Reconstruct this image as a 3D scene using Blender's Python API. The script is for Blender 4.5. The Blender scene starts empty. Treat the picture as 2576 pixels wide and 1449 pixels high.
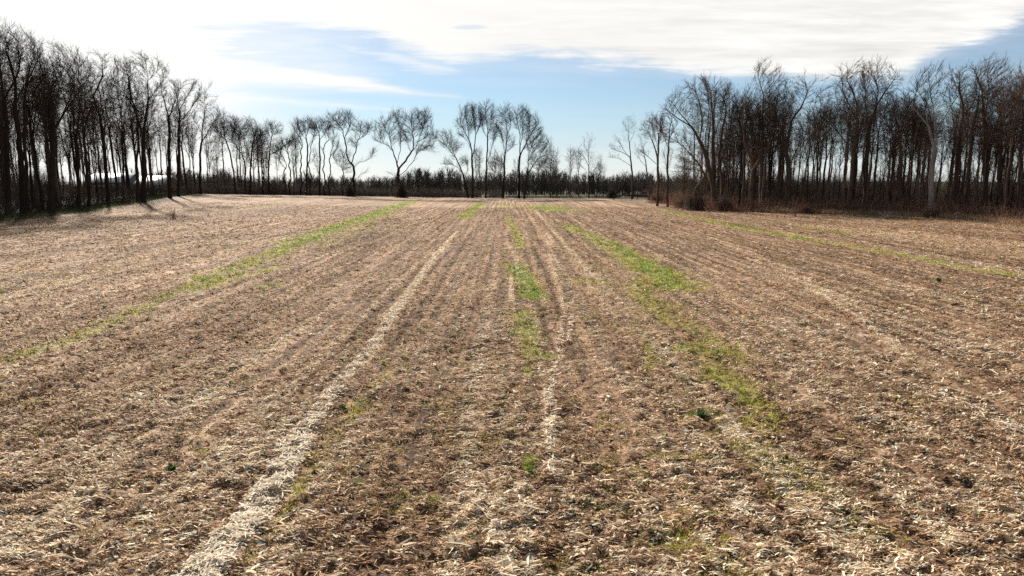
import bpy, math
import numpy as np
from mathutils import Vector

# ------------------------------------------------------------------ camera, sky, sun, exposure
SC = bpy.context.scene
COL = SC.collection
CAMH = 5.0
F = 1717.33                       # focal length in units of a 2576 px wide frame
PITCH = math.atan((724.5 - 450.0) / F)
cam = bpy.data.cameras.new('camera'); cam.lens = 24.0; cam.sensor_width = 36.0
cam.clip_start = 0.1; cam.clip_end = 6000
camo = bpy.data.objects.new('camera', cam); COL.objects.link(camo)
camo.location = (0, 0, CAMH); camo.rotation_euler = (math.pi/2 - PITCH, 0, 0)
SC.camera = camo
SC.view_settings.view_transform = 'Standard'; SC.view_settings.look = 'None'
SC.view_settings.gamma = 1.0; SC.view_settings.use_curve_mapping = False
SC.view_settings.exposure = 1.0
SC.cycles.max_bounces = 5; SC.cycles.transparent_max_bounces = 4
SC.cycles.use_denoising = False; SC.cycles.sample_clamp_indirect = 2.0; SC.cycles.sample_clamp_direct = 6.0

SUN_AZ = math.radians(-30)        # left of the view direction (+Y)
SUN_EL = math.radians(33)
SUN_STRENGTH = 5.0
SKY_STRENGTH = 0.05
CLOUD = 0.50

sun = bpy.data.lights.new('sun', 'SUN'); sun.energy = SUN_STRENGTH; sun.angle = math.radians(2.6)
sun.color = (1.0, 0.905, 0.78)
suno = bpy.data.objects.new('sun', sun); COL.objects.link(suno)
sd = Vector((math.sin(SUN_AZ)*math.cos(SUN_EL), math.cos(SUN_AZ)*math.cos(SUN_EL), math.sin(SUN_EL)))
suno.rotation_euler = (-sd).to_track_quat('-Z', 'Y').to_euler()

def ray(px, py):
    c, s = math.cos(PITCH), math.sin(PITCH)
    u = 724.5 - py
    return np.array([px - 1288.0, c*F + s*u, -s*F + c*u])
def W(px, py, d):                 # photo position at depth d -> world point
    r = ray(px, py); return np.array([0, 0, CAMH]) + r*(d/r[1])
def G(px, py):                    # photo position -> flat ground
    r = ray(px, py); return (np.array([0, 0, CAMH]) + r*(-CAMH/r[2]))[:2]
def UV(px, py):                   # photo position -> sky direction (x/y, z/y)
    r = ray(px, py); return r[0]/r[1], r[2]/r[1]

world = bpy.data.worlds.new("World"); SC.world = world; world.use_nodes = True
def build_world():
    nt = world.node_tree; N = nt.nodes; L = nt.links; N.clear()
    def m(op, a, b=None, c=None, clamp=False):
        n = N.new('ShaderNodeMath'); n.operation = op; n.use_clamp = clamp
        for i, v in enumerate((a, b, c)):
            if v is None: continue
            if hasattr(v, 'links'): L.new(v, n.inputs[i])
            else: n.inputs[i].default_value = v
        return n.outputs[0]
    def sm(x, a, b):              # smoothstep of x from a to b
        n = N.new('ShaderNodeMapRange'); n.interpolation_type = 'SMOOTHSTEP'
        L.new(x, n.inputs[0])
        for i, v in ((1, a), (2, b)):
            if hasattr(v, 'links'): L.new(v, n.inputs[i])
            else: n.inputs[i].default_value = v
        n.inputs[3].default_value = 0; n.inputs[4].default_value = 1
        return n.outputs[0]
    def curve(u, pts):            # piecewise curve v(u)
        n = N.new('ShaderNodeFloatCurve')
        x = m('MULTIPLY_ADD', u, 0.5, 0.5, True)
        L.new(x, n.inputs[1]); c = n.mapping.curves[0]
        pts = sorted(pts)
        pts = [(max(0, min(1, a*0.5+0.5)), b) for a, b in pts]
        for i, (a, b) in enumerate(pts):
            if i == 0: c.points[0].location = (a, b)
            elif i == len(pts)-1: c.points[-1].location = (a, b)
            else: c.points.new(a, b)
        n.mapping.use_clip = False
        n.mapping.update()
        return n.outputs[0]
    tc = N.new('ShaderNodeTexCoord'); sep = N.new('ShaderNodeSeparateXYZ'); L.new(tc.outputs['Generated'], sep.inputs[0])
    x, y, z = sep.outputs
    yy = m('MAXIMUM', y, 0.02)
    u = m('DIVIDE', x, yy); v = m('DIVIDE', z, yy)
    front = sm(y, 0.05, 0.35)
    cm = N.new('ShaderNodeCombineXYZ'); L.new(u, cm.inputs[0]); L.new(v, cm.inputs[1])
    def noise(su, sv, scale, detail, rough=0.55, off=0.0, dist=0.0):
        mp = N.new('ShaderNodeMapping'); mp.inputs['Scale'].default_value = (su, sv, 1); mp.inputs['Location'].default_value = (off, off*0.7, off)
        mp.inputs['Rotation'].default_value = (0, 0, 0.07)
        L.new(cm.outputs[0], mp.inputs[0])
        n = N.new('ShaderNodeTexNoise'); n.inputs['Scale'].default_value = scale; n.inputs['Detail'].default_value = detail
        n.inputs['Roughness'].default_value = rough; n.inputs['Distortion'].default_value = dist
        L.new(mp.outputs[0], n.inputs['Vector']); return n.outputs['Fac']
    def P(*pp): return [UV(a, b) for a, b in pp]
    nA = noise(1, 5.5, 5.0, 7, 0.6, 3.1, 0.4)        # broad wisps
    nB = noise(1, 12, 9.0, 6, 0.6, 9.4, 0.3)         # fine streaks
    dA = m('SUBTRACT', nA, 0.5); dB = m('SUBTRACT', nB, 0.5)
    # lower edge of the great sheet of cloud
    top = curve(u, P((-100, 100), (300, 95), (700, 92), (850, 97), (1000, 132), (1120, 158), (1300, 160), (1500, 164), (1700, 184), (1900, 196), (2120, 208), (2260, 196), (2330, 150), (2450, 100), (2576, 52), (2700, 10)))
    vn = m('ADD', v, m('MULTIPLY_ADD', dA, 0.065, m('MULTIPLY', dB, 0.035)))
    d = m('SUBTRACT', vn, top)
    main = sm(d, -0.010, 0.022)
    soft = m('MULTIPLY', sm(d, -0.035, 0.01), 0.28)    # thin veil under the edge
    main = m('MAXIMUM', main, soft)
    # streaks: centre line, half thickness
    def streak(cl, th, amp=0.02, soft=0.012, gain=1.0):
        c = curve(u, cl); t = curve(u, th)
        dd = m('ABSOLUTE', m('SUBTRACT', m('ADD', v, m('MULTIPLY', dB, amp)), c))
        return m('MULTIPLY', sm(m('SUBTRACT', t, dd), -soft, soft), gain)
    def TH(*pp): return [(UV(a, 300)[0], b/F) for a, b in pp]
    s1 = streak(P((-100, 120), (300, 150), (500, 172), (700, 190), (900, 212), (1050, 232), (1200, 249), (1400, 262)),
                TH((-100, 60), (300, 45), (500, 30), (700, 26), (900, 18), (1050, 6), (1180, -4), (1250, -40), (1400, -60)), 0.02, 0.010)
    s2 = streak(P((300, 240), (600, 245), (800, 262), (1000, 275), (1130, 282), (1300, 290)),
                TH((-100, 60), (400, 40), (560, 20), (700, 8), (900, 5), (1080, 0), (1160, -14), (1300, -60)), 0.02, 0.008, 0.85)
    s4 = streak(P((700, 80), (850, 113), (1000, 150), (1100, 172), (1300, 190)),
                TH((500, 20), (700, 4), (900, 6), (1050, 10), (1130, 6), (1200, -20), (1300, -60)), 0.03, 0.012, 0.8)
    # whiter air toward the bright left side
    left = sm(m('ADD', u, m('MULTIPLY', dA, 0.25)), -0.06, -0.34)
    leftv = m('MULTIPLY', left, m('MULTIPLY_ADD', sm(nB, 0.40, 0.62), 0.22, 0.78))
    far_left = sm(m('ADD', u, m('MULTIPLY', dB, 0.35)), -0.25, -0.43)
    veil = m('MULTIPLY', m('MULTIPLY_ADD', sm(nA, 0.38, 0.68), 0.16, 0.06), sm(v, 0.36, 0.1))
    hor = m('MULTIPLY', sm(v, 0.13, 0.02), m('MULTIPLY_ADD', sm(u, 0.5, -0.3), 0.10, 0.68))
    cov = m('MAXIMUM', main, s1); cov = m('MAXIMUM', cov, s2); cov = m('MAXIMUM', cov, s4)
    cov = m('MAXIMUM', cov, m('MULTIPLY', leftv, 0.66)); cov = m('MAXIMUM', cov, m('MULTIPLY', far_left, 0.96)); cov = m('MAXIMUM', cov, veil)
    lowc = m('MULTIPLY', m('MULTIPLY', sm(v, 0.15, 0.12), sm(u, -0.50, -0.12)), m('SUBTRACT', 1.0, m('MAXIMUM', s1, s2)))
    cov = m('MAXIMUM', cov, hor)
    # one little grey rift in the sheet and thin texture in it
    ru, rv = UV(1183, 69)
    du = m('DIVIDE', m('SUBTRACT', u, ru), 0.026); dv = m('DIVIDE', m('SUBTRACT', m('ADD', v, m('MULTIPLY', dB, 0.014)), rv), 0.0042)
    hole = sm(m('ADD', m('MULTIPLY', du, du), m('MULTIPLY', dv, dv)), 1.5, 0.2)
    cov = m('SUBTRACT', cov, m('MULTIPLY', hole, 0.33), None, True)
    high = sm(v, 0.30, 0.60)      # above the frame the sheet thins out again
    cov = m('MULTIPLY', cov, m('SUBTRACT', 1.0, m('MULTIPLY', high, 0.65)))
    cov = m('MAXIMUM', m('MULTIPLY', cov, front), m('MULTIPLY', m('SUBTRACT', 1.0, sm(v, 0.3, 0.1)), 0.15))
    cov = m('MAXIMUM', cov, m('MULTIPLY', m('SUBTRACT', 1.0, front), 0.16))
    sky = N.new('ShaderNodeTexSky'); sky.sky_type = 'NISHITA'; sky.sun_disc = False
    sky.sun_elevation = SUN_EL; sky.sun_rotation = SUN_AZ; sky.air_density = 1.0; sky.dust_density = 0.15; sky.ozone_density = 1.2
    bg = N.new('ShaderNodeBackground'); bg.inputs[1].default_value = SKY_STRENGTH
    tint = N.new('ShaderNodeMix'); tint.data_type = 'RGBA'; tint.blend_type = 'MULTIPLY'; tint.inputs[0].default_value = 1.0; tint.inputs[7].default_value = (0.86, 0.92, 1.0, 1)
    tb = N.new('ShaderNodeMix'); tb.data_type = 'RGBA'; L.new(front, tb.inputs[0]); tb.inputs[6].default_value = (0.95, 0.84, 0.72, 1); tb.inputs[7].default_value = (0.84, 0.91, 1.0, 1); L.new(tb.outputs[2], tint.inputs[7])  # unseen sky behind the camera warmed, added to cut blue fill light
    L.new(sky.outputs[0], tint.inputs[6]); L.new(tint.outputs[2], bg.inputs[0])
    cb = N.new('ShaderNodeBackground')
    mixc = N.new('ShaderNodeMix'); mixc.data_type = 'RGBA'
    L.new(sm(u, -0.45, 0.6), mixc.inputs[0]); mixc.inputs[6].default_value = (1.0, 1.0, 0.975, 1); mixc.inputs[7].default_value = (0.99, 0.975, 0.95, 1)
    mixh = N.new('ShaderNodeMix'); mixh.data_type = 'RGBA'; L.new(lowc, mixh.inputs[0]); L.new(mixc.outputs[2], mixh.inputs[6]); 
    hc = N.new('ShaderNodeMix'); hc.data_type = 'RGBA'; L.new(sm(v, 0.10, 0.0), hc.inputs[0]); hc.inputs[6].default_value = (0.50, 0.72, 0.93, 1); hc.inputs[7].default_value = (0.84, 0.92, 0.97, 1); L.new(hc.outputs[2], mixh.inputs[7])
    L.new(mixh.outputs[2], cb.inputs[0])
    tex = m('MULTIPLY_ADD', m('MULTIPLY_ADD', dA, 0.6, m('MULTIPLY', dB, 0.5)), sm(u, -0.3, 0.5), 1.0)
    glow = m('MULTIPLY_ADD', sm(u, 0.35, -0.5), 0.12, 0.93)
    L.new(m('MULTIPLY', m('MULTIPLY', m('MULTIPLY_ADD', m('SUBTRACT', tex, 1.0), 0.95, 1.0), glow), CLOUD), cb.inputs[1])
    mx = N.new('ShaderNodeMixShader'); L.new(cov, mx.inputs[0]); L.new(bg.outputs[0], mx.inputs[1]); L.new(cb.outputs[0], mx.inputs[2])
    out = N.new('ShaderNodeOutputWorld'); L.new(mx.outputs[0], out.inputs[0])
build_world()

# ------------------------------------------------------------------ helpers
def tag(o, label=None, cat=None, group=None, kind=None):
    if label: o['label'] = label
    if cat: o['category'] = cat
    if group: o['group'] = group
    if kind: o['kind'] = kind
    return o
def empty(name, loc, label, cat, group=None, rz=0.0):
    o = bpy.data.objects.new(name, None); COL.objects.link(o); o.location = loc; o.rotation_euler = (0, 0, rz)
    o.empty_display_size = 0.5
    return tag(o, label, cat, group)
def mesh_np(name, V, Q, mat, parent=None, smooth=False, cols=None):
    """V (n,3); Q (m,4) quads or (m,3) triangles"""
    me = bpy.data.meshes.new(name)
    V = np.ascontiguousarray(V, dtype=np.float32); Q = np.ascontiguousarray(Q, dtype=np.int32)
    k = Q.shape[1]
    me.vertices.add(len(V)); me.vertices.foreach_set('co', V.ravel())
    me.loops.add(Q.size); me.loops.foreach_set('vertex_index', Q.ravel())
    me.polygons.add(len(Q)); me.polygons.foreach_set('loop_start', np.arange(0, Q.size, k, dtype=np.int32))
    me.polygons.foreach_set('loop_total', np.full(len(Q), k, dtype=np.int32))
    if smooth: me.polygons.foreach_set('use_smooth', np.ones(len(Q), dtype=bool))
    if cols is not None:
        for nm, c in cols.items():
            a = me.attributes.new(nm, 'FLOAT_COLOR', 'POINT')
            c4 = np.ones((len(V), 4), np.float32); c4[:, :c.shape[1]] = c
            a.data.foreach_set('color', c4.ravel())
    me.update(calc_edges=True)
    me.materials.append(mat)
    o = bpy.data.objects.new(name, me); COL.objects.link(o)
    if parent is not None: o.parent = parent
    return o
def nrm(v): return v/np.maximum(np.linalg.norm(v, axis=-1, keepdims=True), 1e-9)

def hash2(ix, iy, seed):
    h = (ix.astype(np.int64)*374761393 + iy.astype(np.int64)*668265263 + seed*1442695041) & 0x7fffffff
    h = ((h ^ (h >> 13))*1274126177) & 0x7fffffff
    return ((h ^ (h >> 16)) & 0xffff)/65535.0
def vnoise(x, y, seed=0):
    x = np.asarray(x, float); y = np.asarray(y, float)
    ix = np.floor(x); iy = np.floor(y); fx = x-ix; fy = y-iy
    fx = fx*fx*(3-2*fx); fy = fy*fy*(3-2*fy)
    a = hash2(ix, iy, seed); b = hash2(ix+1, iy, seed); c = hash2(ix, iy+1, seed); d = hash2(ix+1, iy+1, seed)
    return (a*(1-fx)+b*fx)*(1-fy)+(c*(1-fx)+d*fx)*fy - 0.5

# ------------------------------------------------------------------ materials
def new_mat(name):
    m = bpy.data.materials.new(name); m.use_nodes = True
    return m, m.node_tree.nodes, m.node_tree.links, m.node_tree.nodes['Principled BSDF']
def ramp(N, stops):
    r = N.new('ShaderNodeValToRGB')
    while len(r.color_ramp.elements) < len(stops): r.color_ramp.elements.new(0.5)
    for e, (p, c) in zip(r.color_ramp.elements, stops):
        e.position = p; e.color = tuple(c)+(1,) if len(c) == 3 else c
    return r
def bark_mat(name, c1, c2, scale=6.0):
    m, N, L, b = new_mat(name)
    tc = N.new('ShaderNodeTexCoord'); mp = N.new('ShaderNodeMapping'); mp.inputs['Scale'].default_value = (1, 1, 0.22)
    L.new(tc.outputs['Object'], mp.inputs[0])
    n = N.new('ShaderNodeTexNoise'); n.inputs['Scale'].default_value = scale; n.inputs['Detail'].default_value = 5
    L.new(mp.outputs[0], n.inputs['Vector'])
    oi = N.new('ShaderNodeObjectInfo')
    ad = N.new('ShaderNodeMath'); ad.operation = 'MULTIPLY_ADD'; ad.inputs[1].default_value = 0.35; L.new(oi.outputs['Random'], ad.inputs[0]); L.new(n.outputs['Fac'], ad.inputs[2])
    r = ramp(N, [(0.35, c1), (0.9, c2)]); L.new(ad.outputs[0], r.inputs[0])
    L.new(r.outputs[0], b.inputs['Base Color']); b.inputs['Roughness'].default_value = 0.9
    b.inputs['Specular IOR Level'].default_value = 0.03
    bp = N.new('ShaderNodeBump'); bp.inputs['Strength'].default_value = 0.5; bp.inputs['Distance'].default_value = 0.04
    L.new(n.outputs['Fac'], bp.inputs['Height']); L.new(bp.outputs[0], b.inputs['Normal'])
    return m
BARK = bark_mat('dark_bark', (0.013, 0.010, 0.009), (0.045, 0.034, 0.029))
BARK_BROWN = bark_mat('brown_bark', (0.050, 0.034, 0.026), (0.15, 0.105, 0.080))
BARK_LIT = bark_mat('lit_grey_brown_bark', (0.036, 0.026, 0.021), (0.125, 0.092, 0.073))  # lighter, browner bark: sunlight on the right wood painted into the colour
TWIG_LIT = bark_mat('lit_grey_brown_twigs', (0.036, 0.025, 0.020), (0.095, 0.067, 0.053))  # twigs browned the same way, with the sunlight in their colour
BARK_PALE = bark_mat('pale_bark', (0.16, 0.135, 0.12), (0.48, 0.44, 0.40), 3.0)
TWIG = bark_mat('dark_twigs', (0.016, 0.012, 0.010), (0.046, 0.034, 0.029))
TWIG_BROWN = bark_mat('brown_twigs', (0.052, 0.035, 0.028), (0.13, 0.088, 0.068))
FARW = bark_mat('far_wood_hazed_bark', (0.06, 0.055, 0.054), (0.15, 0.130, 0.118))  # bark greyed and lightened; distance haze is put into this colour
def attr_mat(name, rough=0.8, translucent=0.0, spec=0.25):
    m, N, L, b = new_mat(name)
    a = N.new('ShaderNodeAttribute'); a.attribute_name = 'col'
    L.new(a.outputs['Color'], b.inputs['Base Color']); b.inputs['Roughness'].default_value = rough
    b.inputs['Specular IOR Level'].default_value = spec
    if translucent:
        t = N.new('ShaderNodeBsdfTranslucent'); L.new(a.outputs['Color'], t.inputs[0])
        mx = N.new('ShaderNodeMixShader'); mx.inputs[0].default_value = translucent
        L.new(b.outputs[0], mx.inputs[1]); L.new(t.outputs[0], mx.inputs[2])
        L.new(mx.outputs[0], N['Material Output'].inputs[0])
    return m
STRAW = attr_mat('corn_husk', 0.8, 0.22, 0.12)
GRASSM = attr_mat('grass_blade', 0.6, 0.35, 0.25)
BRUSH = attr_mat('brush_stem', 0.9, 0.0, 0.1)

# ------------------------------------------------------------------ terrain
ZP = []
def zp(px, py, d, extra=0.0):
    p = W(px, py, d); ZP.append((p[0], p[1], p[2]+extra))
for a in ((0, 553, 84), (200, 520, 105), (350, 487, 128), (560, 489, 165), (800, 493, 178), (1040, 496, 183), (1290, 499, 183), (1500, 500, 175),
          (1660, 501, 150), (1700, 522, 118), (1850, 533, 105), (2100, 539, 98), (2400, 549, 88), (2576, 570, 74)): zp(*a)
ZP += [(-115, 200, 3.4), (-140, 170, 3.2), (-95, 150, 2.6), (-90, 120, 1.0), (-78, 95, 0.4), (-80, 80, 0.0), (-45, 130, 0.5), (-35, 90, 0.0), (0, 120, 0), (30, 90, 0), (0, 60, 0),
       (-30, 60, 0), (30, 60, 0), (0, 20, 0), (-25, 20, 0), (25, 20, 0), (-60, 50, 0), (60, 50, 0), (0, 150, -0.05), (-110, 235, 2.4), (0, 215, -0.4), (60, 215, -0.4), (60, 160, 0.1), (110, 130, 0), (-60, 215, 0.3)]
ZP = np.array(ZP)
def terrain(x, y):
    x = np.asarray(x, float); y = np.asarray(y, float)
    num = np.zeros_like(x); den = np.full_like(x, 0.05)
    for a, b, c in ZP:
        w = np.exp(-((x-a)**2+(y-b)**2)/(2*15.0**2)); num += w*c; den += w
    z = num/den
    t = np.clip((y-228)/90, 0, 1); t = t*t*(3-2*t)
    return z - 4.0*t
SK = 16.0/F                       # the rows run a touch left of straight ahead
def rowx(x, y): return x + SK*y
def micro(x, y):
    s = rowx(x, y)
    ridge = 0.018*np.cos(s*2*math.pi/0.762)*(0.6+vnoise(x*0.4, y*0.15, 5))
    h = ridge + 0.08*vnoise(x*2.3, y*2.3, 1) + 0.12*vnoise(x*5.1, y*5.1, 2) + 0.06*vnoise(x*0.7, y*0.5, 3) + 0.045*vnoise(x*9.7, y*9.7, 4)
    return h
EDGE = [(-58, -30), (-60, 40)] + [tuple(W(a, b, d)[:2]) for a, b, d in ((0, 556, 82), (120, 543, 93), (200, 526, 102), (290, 506, 113), (350, 491, 125), (460, 487, 150), (560, 489, 165), (680, 491, 174), (800, 493, 178), (1040, 496, 183),
        (1290, 499, 183), (1500, 500, 175), (1600, 500, 160), (1665, 503, 146), (1690, 514, 128), (1740, 527, 112), (1850, 533, 105), (2100, 539, 98), (2300, 543, 93), (2450, 553, 84), (2576, 570, 74))] + [(57, 50), (60, -30)]
def sdist(x, y):                  # signed distance to the field edge, positive inside the field
    x = np.asarray(x, float); y = np.asarray(y, float)
    best = np.full(x.shape, 1e9); inside = np.zeros(x.shape, bool); n = len(EDGE)
    for i in range(n):
        x0, y0 = EDGE[i]; x1, y1 = EDGE[(i+1) % n]
        dx, dy = x1-x0, y1-y0; t = np.clip(((x-x0)*dx+(y-y0)*dy)/(dx*dx+dy*dy), 0, 1)
        best = np.minimum(best, np.hypot(x-x0-t*dx, y-y0-t*dy))
        if dy != 0:
            cr = ((y0 > y) != (y1 > y)) & (x < (x1-x0)*(y-y0)/(y1-y0)+x0); inside ^= cr
    return np.where(inside, best, -best)
def HT(x, y):
    return terrain(x, y) + micro(x, y)

# green and pale streaks: photo polylines on the flat field; (points, half width in m, strength)
GREEN = [([(-60, 925), (60, 890), (170, 858)], 0.5, 0.6), ([(170, 858), (300, 800), (400, 752), (470, 725)], 0.6, 0.68), ([(470, 728), (520, 706), (600, 675), (660, 655), (740, 612)], 1.0, 0.95),
  ([(560, 700), (640, 690), (700, 672)], 0.5, 0.7), ([(740, 610), (800, 588), (860, 568), (930, 548), (990, 525), (1040, 509)], 1.7, 1.15), ([(800, 620), (880, 592), (940, 566)], 0.9, 0.5),
  ([(1160, 550), (1190, 527), (1212, 511)], 1.1, 1.1), ([(1262, 516), (1290, 519)], 1.6, 1.0), ([(1350, 520), (1385, 526), (1415, 529)], 3.0, 1.25), ([(1275, 545), (1290, 570), (1303, 600), (1312, 625)], 0.55, 0.7),
  ([(1296, 665), (1318, 705), (1348, 748)], 0.62, 1.3), ([(1300, 790), (1322, 800)], 0.45, 1.0), ([(1300, 790), (1330, 850), (1345, 900)], 0.5, 0.65), ([(1330, 1155), (1332, 1190)], 0.12, 1.1), ([(1325, 920), (1327, 940)], 0.15, 0.8),
  ([(1420, 565), (1460, 582), (1520, 608)], 0.9, 0.9), ([(1520, 608), (1600, 650), (1650, 680), (1695, 722)], 1.15, 1.15), ([(1600, 700), (1680, 715)], 0.5, 0.7), ([(1600, 720), (1650, 770), (1720, 820), (1780, 850), (1810, 910)], 1.0, 0.52), ([(1560, 740), (1640, 850), (1700, 960), (1800, 1080)], 1.0, 0.2), ([(1380, 700), (1500, 720), (1640, 740)], 1.3, 0.3),
  ([(1720, 880), (1800, 890)], 0.32, 1.5), ([(1460, 705), (1520, 712)], 0.45, 0.95), ([(1630, 860), (1640, 930)], 0.25, 0.55), ([(1800, 930), (1890, 1000), (1930, 1070)], 0.6, 0.7), ([(1720, 1045), (1800, 1048)], 0.13, 1.5),
  ([(1850, 1110), (1950, 1180), (2050, 1250)], 0.7, 0.42), ([(2000, 1250), (2150, 1330), (2250, 1400)], 0.6, 0.28), ([(1640, 1150), (1800, 1160)], 0.2, 0.45), ([(1880, 1000), (1930, 1030)], 0.3, 0.9),
  ([(1670, 532), (1760, 550), (1850, 570), (1950, 588), (2050, 606)], 0.75, 1.2), ([(2050, 606), (2250, 638), (2400, 668), (2620, 705)], 0.55, 0.8), ([(2000, 566), (2080, 578), (2150, 590)], 0.9, 0.55), ([(1510, 512), (1640, 516)], 1.4, 0.35),
  ([(1045, 508), (1120, 506), (1230, 506)], 3.5, 0.38), ([(640, 530), (720, 520)], 1.5, 0.45), ([(645, 722), (705, 716)], 0.22, 1.2), ([(2430, 680), (2576, 700)], 0.4, 0.5), ([(1260, 720), (1270, 640)], 0.3, 0.35),
  ([(1270, 760), (1370, 790), (1500, 800), (1650, 780)], 1.0, 0.25), ([(1180, 1350), (1350, 1440)], 0.4, 0.3), ([(650, 1400), (820, 1130), (980, 930)], 0.25, 0.42), ([(470, 1180), (500, 1000)], 0.4, 0.22), ([(1700, 1380), (1850, 1440)], 0.4, 0.3)]
PALE = [([(470, 1500), (560, 1385), (630, 1300), (690, 1215), (750, 1110)], 0.31, 1.4), ([(740, 1120), (790, 1055), (850, 975), (930, 880), (985, 800)], 0.25, 1.1), ([(985, 800), (1040, 725), (1090, 650), (1130, 605), (1150, 585)], 0.26, 1.15),
  ([(480, 1470), (620, 1340)], 0.6, 0.45), ([(1290, 1500), (1240, 1330), (1200, 1210)], 0.30, 0.46), ([(1330, 1500), (1330, 1370), (1310, 1230)], 0.18, 0.48), ([(1385, 1200), (1378, 1000), (1405, 900), (1420, 780), (1400, 700), (1380, 640)], 0.18, 0.56),
  ([(1430, 860), (1440, 790)], 0.1, 0.7), ([(1287, 762), (1286, 700)], 0.10, 1.5), ([(1305, 690), (1298, 650), (1285, 620)], 0.22, 0.8), ([(1390, 625), (1345, 560), (1320, 525)], 0.35, 0.5), ([(1490, 700), (1400, 590), (1350, 530)], 0.3, 0.5),
  ([(-50, 850), (200, 760), (420, 680), (700, 600)], 0.9, 0.45), ([(-50, 770), (250, 680), (480, 610)], 1.0, 0.45), ([(-50, 690), (400, 600), (650, 560)], 1.2, 0.35), ([(2060, 735), (2160, 800), (2260, 875)], 0.22, 0.62), ([(2350, 980), (2500, 1060), (2620, 1120)], 0.28, 0.5),
  ([(1790, 600), (2000, 690), (2150, 770)], 0.5, 0.4), ([(2200, 1150), (2300, 1250), (2400, 1350)], 0.3, 0.4), ([(1850, 1110), (1830, 1030)], 0.2, 0.5), ([(1860, 1270), (1870, 1290)], 0.16, 0.8), ([(2100, 570), (2700, 640)], 5.0, 0.33), ([(0, 930), (300, 930)], 0.6, 0.3), ([(100, 1080), (350, 960)], 0.5, 0.25)]
def streaks(x, y, S, seed):
    out = np.zeros(x.shape)
    for pts, hw, st in S:
        if S is GREEN: hw *= 1.2
        g = np.array([G(a, b) for a, b in pts])
        x0, x1 = g[:, 0].min()-3*hw, g[:, 0].max()+3*hw; y0, y1 = g[:, 1].min()-3*hw, g[:, 1].max()+3*hw
        k = np.where((x > x0) & (x < x1) & (y > y0) & (y < y1))
        if not len(k[0]): continue
        xs, ys = x[k], y[k]
        best = np.full(xs.shape, 1e9)
        for i in range(len(g)-1):
            dx, dy = g[i+1]-g[i]; t = np.clip(((xs-g[i, 0])*dx+(ys-g[i, 1])*dy)/(dx*dx+dy*dy+1e-9), 0, 1)
            best = np.minimum(best, np.hypot(xs-g[i, 0]-t*dx, (ys-g[i, 1]-t*dy)))
        f = 1.9/max(hw, 0.15)
        wa = 1.0 if S is GREEN else 0.45
        wob = 1 + wa*0.9*vnoise(xs*f*0.6, ys*f*0.45, seed) + wa*0.7*vnoise(xs*f*1.9, ys*f*1.5, seed+1)
        t = best/(hw*wob.clip(0.3, 2))
        v = st*np.clip(1.25-t, 0, 1)
        out[k] = np.maximum(out[k], v)
    return out

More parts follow.
